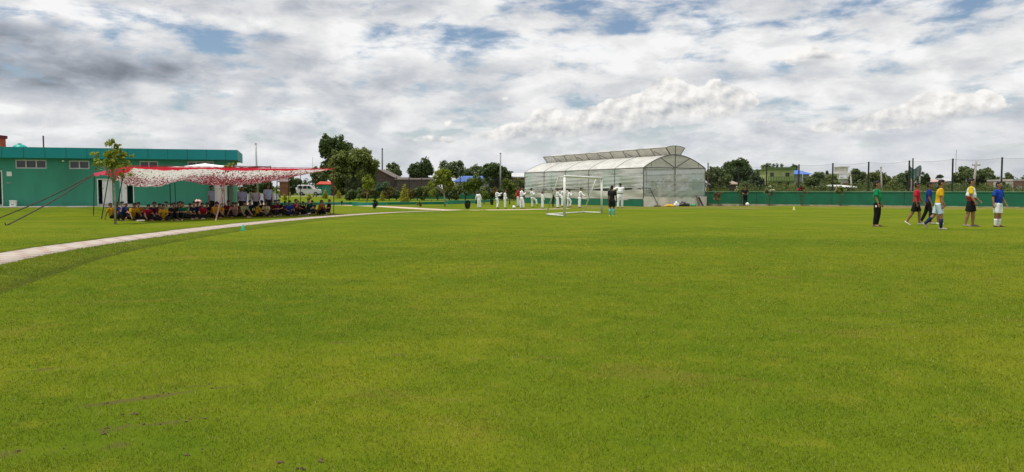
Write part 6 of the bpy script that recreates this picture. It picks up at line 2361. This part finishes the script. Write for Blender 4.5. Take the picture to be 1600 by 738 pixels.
# children in white practising
GK = "people practising in white suits"
DKB = F_((0.03, 0.03, 0.04), "black_belt")
whitekit = lambda **k: dict(dict(top=WHITEC, sleeve='long', bottom=WHITEC, kind='wide', loose=.018, hem=-.085, belt=None, top_name="jacket"), **k)
guard = dict(ua_r=(.15, .45, -.9), fa_r=(-.2, .8, .55), ua_l=(-.15, .35, -.9), fa_l=(.2, .9, .35))
karate = [
    (748.5, 325.5, 299.5, "child in white suit leaning back at the left end of the practising row", 30, dict(lean=(-.12, -.10, 1), ua_r=(.35, .1, -1), fa_r=(.2, .2, -1), ua_l=(-.4, .1, -1), fa_l=(-.2, .2, -1), th_r=(.12, .05, -1), th_l=(-.02, .0, -1), head=(0, .35, 1)), {}),
    (776.5, 326, 296, "child in white suit kicking one knee up beside the dark planter", 88, dict(lean=(0, -.06, 1), ua_r=(.1, .75, -.35), fa_r=(0, .9, .45), ua_l=(-.15, .4, -.9), fa_l=(.1, .9, .1), th_r=(.05, .25, -1), sk_r=(0, -.15, -1), th_l=(-.02, .06, -1)), dict(belt=DKB)),
    (789, 326, 297, "child in white suit standing straight, third in the practising row", 85, dict(lean=(0, .02, 1), ua_r=(.1, .12, -1), fa_r=(0, .6, -.8), ua_l=(-.1, .1, -1), fa_l=(0, .5, -.8), th_r=(.02, .05, -1), head=(0, .12, 1)), {}),
    (809.5, 323, 293.5, "instructor in red shirt and white trousers reaching one arm back", 85, dict(lean=(0, .05, 1), ua_r=(.2, -.7, -.75), fa_r=(.1, -.6, -.8), ua_l=(-.2, -.3, -.9), fa_l=(-.1, .1, -1), th_r=(.08, -.12, -1), th_l=(-.05, .14, -1)), dict(top=F_((0.50, 0.03, 0.05), "red_cloth"), sleeve='short', top_name="shirt")),
    (815, 326.5, 293, "child in white suit right in front of the red shirted instructor", 80, dict(guard, lean=(0, -.02, 1), th_r=(.06, .30, -1), sk_r=(0, .05, -1), th_l=(-.06, -.12, -1)), dict(belt=DKB)),
    (831.5, 324.5, 294.5, "child in white suit raising a knee with fists at the chin", 85, dict(guard, lean=(0, -.10, 1), fa_r=(-.2, .5, .9), th_r=(.05, .8, -.55), sk_r=(0, .15, -1), ft_r=(0, 1, -.4), th_l=(-.02, .05, -1)), dict(belt=DKB)),
    (847.5, 326, 300, "smallest child in white suit standing alone in the practising row", 85, dict(lean=(0, .0, 1), ua_r=(.12, .2, -1), fa_r=(0, .5, -.8), ua_l=(-.12, .1, -1), fa_l=(0, .4, -.9), th_r=(.04, .12, -1), th_l=(-.04, -.1, -1)), dict(belt=F_((0.55, 0.45, 0.10), "yellow_belt"))),
    (871, 325.5, 295, "child in white suit seen behind the slanting goal stay", 85, dict(guard, lean=(0, .02, 1), fa_r=(-.1, .9, -.2), th_r=(.06, .14, -1), th_l=(-.05, -.08, -1)), dict(belt=DKB)),
    (878.5, 323.5, 294, "child in white suit partly hidden by the left goal post", 85, dict(guard, lean=(0, .04, 1), th_r=(.06, .1, -1)), {}),
    (888, 324.5, 296.5, "child in white suit bending inside the goal with raised hands", 80, dict(guard, lean=(0, .16, 1), fa_r=(-.1, .6, .9), th_r=(.05, .55, -.8), sk_r=(0, -.25, -1), ft_r=(0, 1, -.3), th_l=(-.04, -.05, -1)), dict(belt=DKB)),
    (906, 325, 294, "child in white suit leaning forward in the middle of the goal", 85, dict(guard, lean=(0, .16, 1), fa_r=(-.1, .8, -.4), fa_l=(.1, .8, -.4), th_r=(.05, -.02, -1), th_l=(-.05, -.14, -1), head=(0, .3, 1)), dict(belt=DKB)),
]
for i, (px, pf, ph, lab, face, pose, extra) in enumerate(karate):
    person(lab, stand_pt(px, pf), face, hgt(ph, pf), pose, whitekit(**extra), GK, headk=1.12, sk=i % 2, voxel=.016, seed=20 + i, fat=.98)
person("tall instructor in white suit with black belt holding hands up, back turned", stand_pt(969, 325.5), 345, hgt(286.5, 325.5), dict(
    lean=(0, .02, 1), ua_r=(.3, .5, -.8), fa_r=(-.7, .5, .4), ua_l=(-.75, .45, -.35), fa_l=(-.35, .55, .7), th_r=(.10, 0, -1), th_l=(-.14, .02, -1), look=-.3),
    whitekit(belt=DKB), GK, fat=1.22, headk=1.0, sk=1, voxel=.016, seed=40)
person("person in dark clothes standing behind the children by the goal stay", stand_pt(864, 324), 90, hgt(297, 324), dict(ua_r=(.1, .2, -1), fa_r=(0, .4, -1)),
       dict(top=F_((0.02, 0.03, 0.05), "dark_cloth"), sleeve='long', bottom=BLACKC, shoes=BLACKS), None, headk=1.05, sk=1, voxel=.016, seed=41)
b_ = wall_front(1164.5, 1.6)
person("person in black standing with a white ball at the green wall", b_, 170, (zat(291.5, b_.y) - b_.z), dict(lean=(.03, .0, 1), ua_r=(.2, .25, -1), fa_r=(-.35, .6, -.2), ua_l=(-.2, .25, -1), fa_l=(.35, .6, -.2), th_r=(.03, .03, -1), th_l=(0, 0, -1), head=(0, .35, 1)),
       dict(top=BLACKC, sleeve='short', bottom=BLACKC, shoes=BLACKS, collar=F_((0.45, 0.10, 0.03), "orange_cloth")), None, headk=1.05, sk=1, voxel=.016, seed=42)
b2_ = b_ + Vector((.05, -.42, 0))
root = empty("football", b2_, "white ball at the feet of the person in black", "ball")
MB().ball((0, 0, .15), .15, 18, 12).build("ball_skin", surf("white_leather", (0.78, 0.78, 0.76), 0.5, 0.05), root, smooth=True)

# adults standing under the canopy
GA = "adults standing among the seated children"
BLUESH = F_((0.30, 0.35, 0.52), "pale_blue_shirt_cloth")
PALESH = F_((0.50, 0.50, 0.55), "striped_pale_cloth")
TROU = F_((0.022, 0.022, 0.028), "dark_trouser_cloth")
for px, Y, ph, face, lab, top, pose, fat in (
        (331, 37.2, 291, 120, "man in pale blue shirt turning sideways before the white door", BLUESH, dict(lean=(0, -.02, 1), ua_r=(.12, -.1, -1), fa_r=(0, .1, -1), ua_l=(-.15, -.1, -1), look=.3), 1.2),
        (379, 38.5, 292.5, 170, "man in pale blue shirt standing at the right edge of the teal building", BLUESH, dict(ua_r=(.16, -.1, -1), fa_r=(-.05, -.1, -1), ua_l=(-.16, -.1, -1), fa_l=(.05, -.1, -1), look=.2), 1.2),
        (400.5, 39.2, 294.5, 175, "man in greyish white shirt between the two other standing men", PALESH, dict(ua_r=(.14, -.3, -1), fa_r=(-.4, -.4, -1), ua_l=(-.14, -.3, -1), fa_l=(.4, -.4, -1)), 1.12),
        (419, 39.0, 288.5, 150, "tallest man in pale blue shirt with dark tie ribbon, rightmost standing", BLUESH, dict(ua_r=(.14, 0, -1), fa_r=(0, .1, -1), ua_l=(-.14, 0, -1), look=-.5), 1.2)):
    x = (px - 800) / FPX * Y
    person(lab, Vector((x, Y, 0)), face, zat(ph, Y), pose, dict(top=top, bottom=TROU, shoes=BLACKS, hem=-.01, collar=top), GA, fat=fat, headk=1.06, sk=1, voxel=.015, seed=50 + px)

# ------------------------------------------------------------------ seated children
SEATED = "school children sitting on the grass under the canopy"
seat_poses = {
    'cross': dict(seat=1, lean=(0, .22, 1), th_r=(.72, .62, .16), sk_r=(-.80, .30, -.30), th_l=(-.72, .62, .16), sk_l=(.80, .34, -.30), ft_r=(-.8, .5, 0), ft_l=(.8, .5, 0), ua_r=(.25, .5, -.9), fa_r=(-.25, .85, -.25), ua_l=(-.25, .5, -.9), fa_l=(.25, .85, -.25), head=(0, .35, 1)),
    'knees': dict(seat=1, lean=(0, .05, 1), th_r=(.16, .72, .62), sk_r=(0, .42, -.92), th_l=(-.16, .72, .62), sk_l=(0, .42, -.92), ua_r=(.2, .65, -.75), fa_r=(-.35, .85, .1), ua_l=(-.2, .65, -.75), fa_l=(.35, .85, .1), head=(0, .5, 1)),
    'chin': dict(seat=1, lean=(.05, .26, 1), th_r=(.5, .75, .35), sk_r=(-.45, .25, -.8), th_l=(-.62, .70, .18), sk_l=(.78, .30, -.30), ft_l=(.8, .5, 0), ua_r=(.15, .7, -.65), fa_r=(-.2, .15, .95), ua_l=(-.25, .55, -.85), fa_l=(.4, .8, -.1), head=(.1, .3, 1)),
    'reach': dict(seat=1, lean=(0, .42, 1), th_r=(.6, .72, .22), sk_r=(-.6, .45, -.4), th_l=(-.6, .72, .22), sk_l=(.62, .42, -.4), ft_r=(-.4, .9, 0), ua_r=(.3, .6, -.9), fa_r=(.15, .7, -.75), ua_l=(-.3, .6, -.9), fa_l=(-.05, .75, -.7), head=(0, .6, 1)),
    'back': dict(seat=1, lean=(0, -.16, 1), th_r=(.12, .85, .45), sk_r=(0, .50, -.85), th_l=(-.14, .92, .12), sk_l=(.05, .9, -.18), ft_l=(0, .5, .85), ua_r=(.3, -.3, -.9), fa_r=(.1, -.25, -1), ua_l=(-.2, .4, -.9), fa_l=(.2, .9, .1), head=(0, .2, 1)),
}
PROTO = {}


def parts_of(key):
    """shared meshes for one seated pose"""
    if key not in PROTO:
        pose, fat = key
        J = figure(1.42, seat_poses[pose], fat, 1.1)
        top, _ = make_top(J, 1.42, fat, .017, 'short', -.05, .014)
        d = dict(body=make_body(J, 1.42, fat, .017, True, 1.1), shirt=top, trousers=make_bottom(J, 1.42, fat, .017, 'trousers'), hair=make_hair(J, 1.42, 1.1, hash(pose) % 7))
        sh = []
        for q in 'rl':
            sh.append(shoe_mb(J, 1.42, q).mesh("shoe"))
        d['shoes'] = sh
        for m in (d['body'], d['shirt'], d['trousers'], d['hair'], *sh):
            m.polygons.foreach_set('use_smooth', np.ones(len(m.polygons), dtype=bool))
            m.materials.append(None)
        PROTO[key] = d
    return PROTO[key]


def own_mat(o, m):
    o.material_slots[0].link = 'OBJECT'
    o.material_slots[0].material = m


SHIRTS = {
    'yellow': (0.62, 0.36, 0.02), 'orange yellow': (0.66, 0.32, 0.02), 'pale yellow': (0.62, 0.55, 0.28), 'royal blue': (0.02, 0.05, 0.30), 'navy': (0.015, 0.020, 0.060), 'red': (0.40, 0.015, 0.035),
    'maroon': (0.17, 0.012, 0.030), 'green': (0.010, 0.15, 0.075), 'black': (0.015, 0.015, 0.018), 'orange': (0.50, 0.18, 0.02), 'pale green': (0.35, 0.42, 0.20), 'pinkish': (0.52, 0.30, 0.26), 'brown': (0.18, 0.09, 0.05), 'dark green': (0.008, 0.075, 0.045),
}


def seat_child(px, row, shirt, pose, face, label, sc=1.0, fat=1.0, white=False, sk=0, pants=None):
    base = float(np.interp(px, [165, 265, 300, 345, 400, 440, 480, 524], [346.2, 345.6, 343.6, 341.2, 339.6, 338.4, 337.2, 335.4]))
    p = at(px, base)
    d = ray(px, 300); d.z = 0; d.normalize()
    p = p + d * (0.55 + row)
    p.z = gz(p.x, p.y)
    D = parts_of((pose, fat))
    root = empty("person", p, label, "person", SEATED, rz=-R(face) - math.atan2(p.x, p.y))
    root.scale = (sc, sc, sc)
    kids = [("body", D['body'], skin(sk)), ("shirt", D['shirt'], F_(tuple(c * .62 for c in SHIRTS[shirt]), shirt.replace(' ', '_') + "_cloth")), ("trousers", D['trousers'], F_(pants, "trouser_cloth") if pants else BLACKC), ("hair", D['hair'], HAIR),  # shirt colours darkened here to stand in for the canopy's shade
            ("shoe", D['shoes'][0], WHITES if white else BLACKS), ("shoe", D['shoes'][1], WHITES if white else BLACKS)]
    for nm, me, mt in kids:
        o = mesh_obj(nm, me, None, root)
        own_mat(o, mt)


ROWS = [
    # px, row offset, shirt, pose, facing (180 = towards the camera), white shoes
    (175, .15, 'yellow', 'back', 110, 0, "leaning back beside the sapling trunk at the left end"),
    (183, .75, 'brown', 'knees', 170, 0, "half hidden behind the sapling trunk"),
    (190.5, .0, 'royal blue', 'chin', 150, 0, "with chin on hand just right of the sapling trunk"),
    (198, .95, 'black', 'knees', 170, 0, "in the back row between royal blue and yellow shirts"),
    (208, .05, 'yellow', 'reach', 180, 1, "with head bent down below the second open door"),
    (215.5, .95, 'orange', 'knees', 180, 0, "peeping out between the yellow and the bright red shirt"),
    (227.5, .0, 'red', 'reach', 170, 0, "broad, reaching forward, left of the long dark pair"),
    (239, .25, 'navy', 'cross', 150, 0, "with folded arms right of the reaching red shirt"),
    (243, 1.1, 'black', 'knees', 185, 0, "in the back row behind the navy and maroon pair"),
    (247.5, .45, 'maroon', 'cross', 160, 0, "directly left of the yellow shirt near the black bag"),
    (255.5, .05, 'yellow', 'cross', 180, 0, "with bowed head just left of the black bag"),
    (262, .85, 'pale green', 'knees', 180, 0, "behind and right of the yellow shirt near the black bag"),
    (271.5, .10, 'black', 'knees', 190, 1, "with arms on knees right below the black bag"),
    (277.5, .55, 'maroon', 'chin', 190, 0, "squeezed between the black and the green shirt"),
    (283, 1.0, 'yellow', 'knees', 180, 0, "in the back row at the green shirt's left shoulder"),
    (288.5, .0, 'green', 'knees', 195, 1, "with bright white shoes in the left half of the row"),
    (296.5, .55, 'pale green', 'cross', 180, 1, "right beside the green shirt with white shoes"),
    (302.5, .15, 'navy', 'cross', 160, 0, "below the pink cloth bundle"),
    (309.5, .85, 'black', 'knees', 170, 0, "in the back row between bundle and red shirt"),
    (315, .20, 'red', 'cross', 165, 1, "sitting left of the sideways standing man"),
    (321.5, .95, 'navy', 'knees', 150, 0, "at the feet of the sideways standing man"),
    (331, .10, 'orange yellow', 'reach', 160, 0, "left of the slanting bamboo prop"),
    (339.5, .55, 'yellow', 'knees', 170, 0, "straight behind the slanting bamboo prop foot"),
    (347.5, .15, 'orange yellow', 'cross', 195, 0, "right of the slanting bamboo prop"),
    (357, .80, 'maroon', 'knees', 180, 0, "in the back row behind the second sapling stick, left side"),
    (366, .10, 'pinkish', 'reach', 175, 0, "pale topped and bent, at the second sapling stick"),
    (371.5, .55, 'maroon', 'cross', 170, 0, "right behind the pale topped bent child"),
    (376.5, .05, 'pale green', 'reach', 150, 1, "stretching forward below the man at the building edge"),
    (384, .25, 'green', 'reach', 165, 0, "leaning over below the man at the building edge"),
    (391.5, .35, 'navy', 'chin', 175, 0, "left of the sideways facing yellow shirt"),
    (401, .05, 'yellow', 'cross', 95, 0, "facing sideways below the greyish white shirted man"),
    (409.5, .80, 'black', 'knees', 190, 0, "in the back row left of the pale yellow shirt"),
    (416.5, .0, 'pale yellow', 'cross', 180, 0, "facing front before the tallest standing man"),
    (426, .45, 'green', 'chin', 195, 0, "right of the pale yellow shirt"),
    (431.5, .10, 'maroon', 'knees', 200, 1, "holding a book right of the tallest standing man"),
    (439, .35, 'navy', 'chin', 185, 0, "between maroon and blue shirts in the right half"),
    (446, .80, 'maroon', 'knees', 180, 0, "in the back row behind the broad blue shirt"),
    (452.5, .0, 'royal blue', 'cross', 180, 0, "broad, right of the middle, before the white car"),
    (460.5, .40, 'red', 'chin', 120, 1, "turning sideways right of the broad blue shirt"),
    (467, .85, 'brown', 'knees', 180, 0, "in the back row under the rear right pole"),
    (473.5, .15, 'black', 'knees', 200, 1, "with white shoes left of the dark green shirt"),
    (484, .05, 'dark green', 'chin', 180, 1, "in the right part of the row"),
    (489, .75, 'maroon', 'knees', 190, 0, "in the back row right of the dark green shirt"),
    (497, .30, 'orange', 'chin', 100, 1, "with arm stretched towards the last red shirt"),
    (506.5, .10, 'red', 'cross', 240, 0, "second from the right end of the row"),
    (514.5, .25, 'black', 'back', 250, 0, "at the right end beside the rust coloured pole"),
]
for i, (px, row, shirt, pose, face, wh, where) in enumerate(ROWS):
    fat = 1.0 if i % 3 else 1.12
    rg = random.Random(i * 13 + 5)
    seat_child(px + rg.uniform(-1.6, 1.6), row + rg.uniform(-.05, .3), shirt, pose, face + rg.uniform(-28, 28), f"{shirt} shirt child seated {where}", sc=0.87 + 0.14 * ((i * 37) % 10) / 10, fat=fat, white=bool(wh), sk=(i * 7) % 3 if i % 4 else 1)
# white exercise papers lying by the row
for px, py, lab in ((220.5, 345.6, "white book lying on the grass by the first red shirt"), (436, 337.6, "open white book held low by a maroon shirted child"), (477, 336.6, "white paper on the grass before the black shirted child")):
    p = at(px, py)
    o = MB().box(-.14, .14, -.09, .09, 0.005, .03).build("book", surf("white_paper", (0.72, 0.72, 0.70), .8), loc=p)
    o.rotation_euler = (R(14), 0, R(20))
    tag(o, lab, "book")
bpy.data.scenes.remove(WORK)
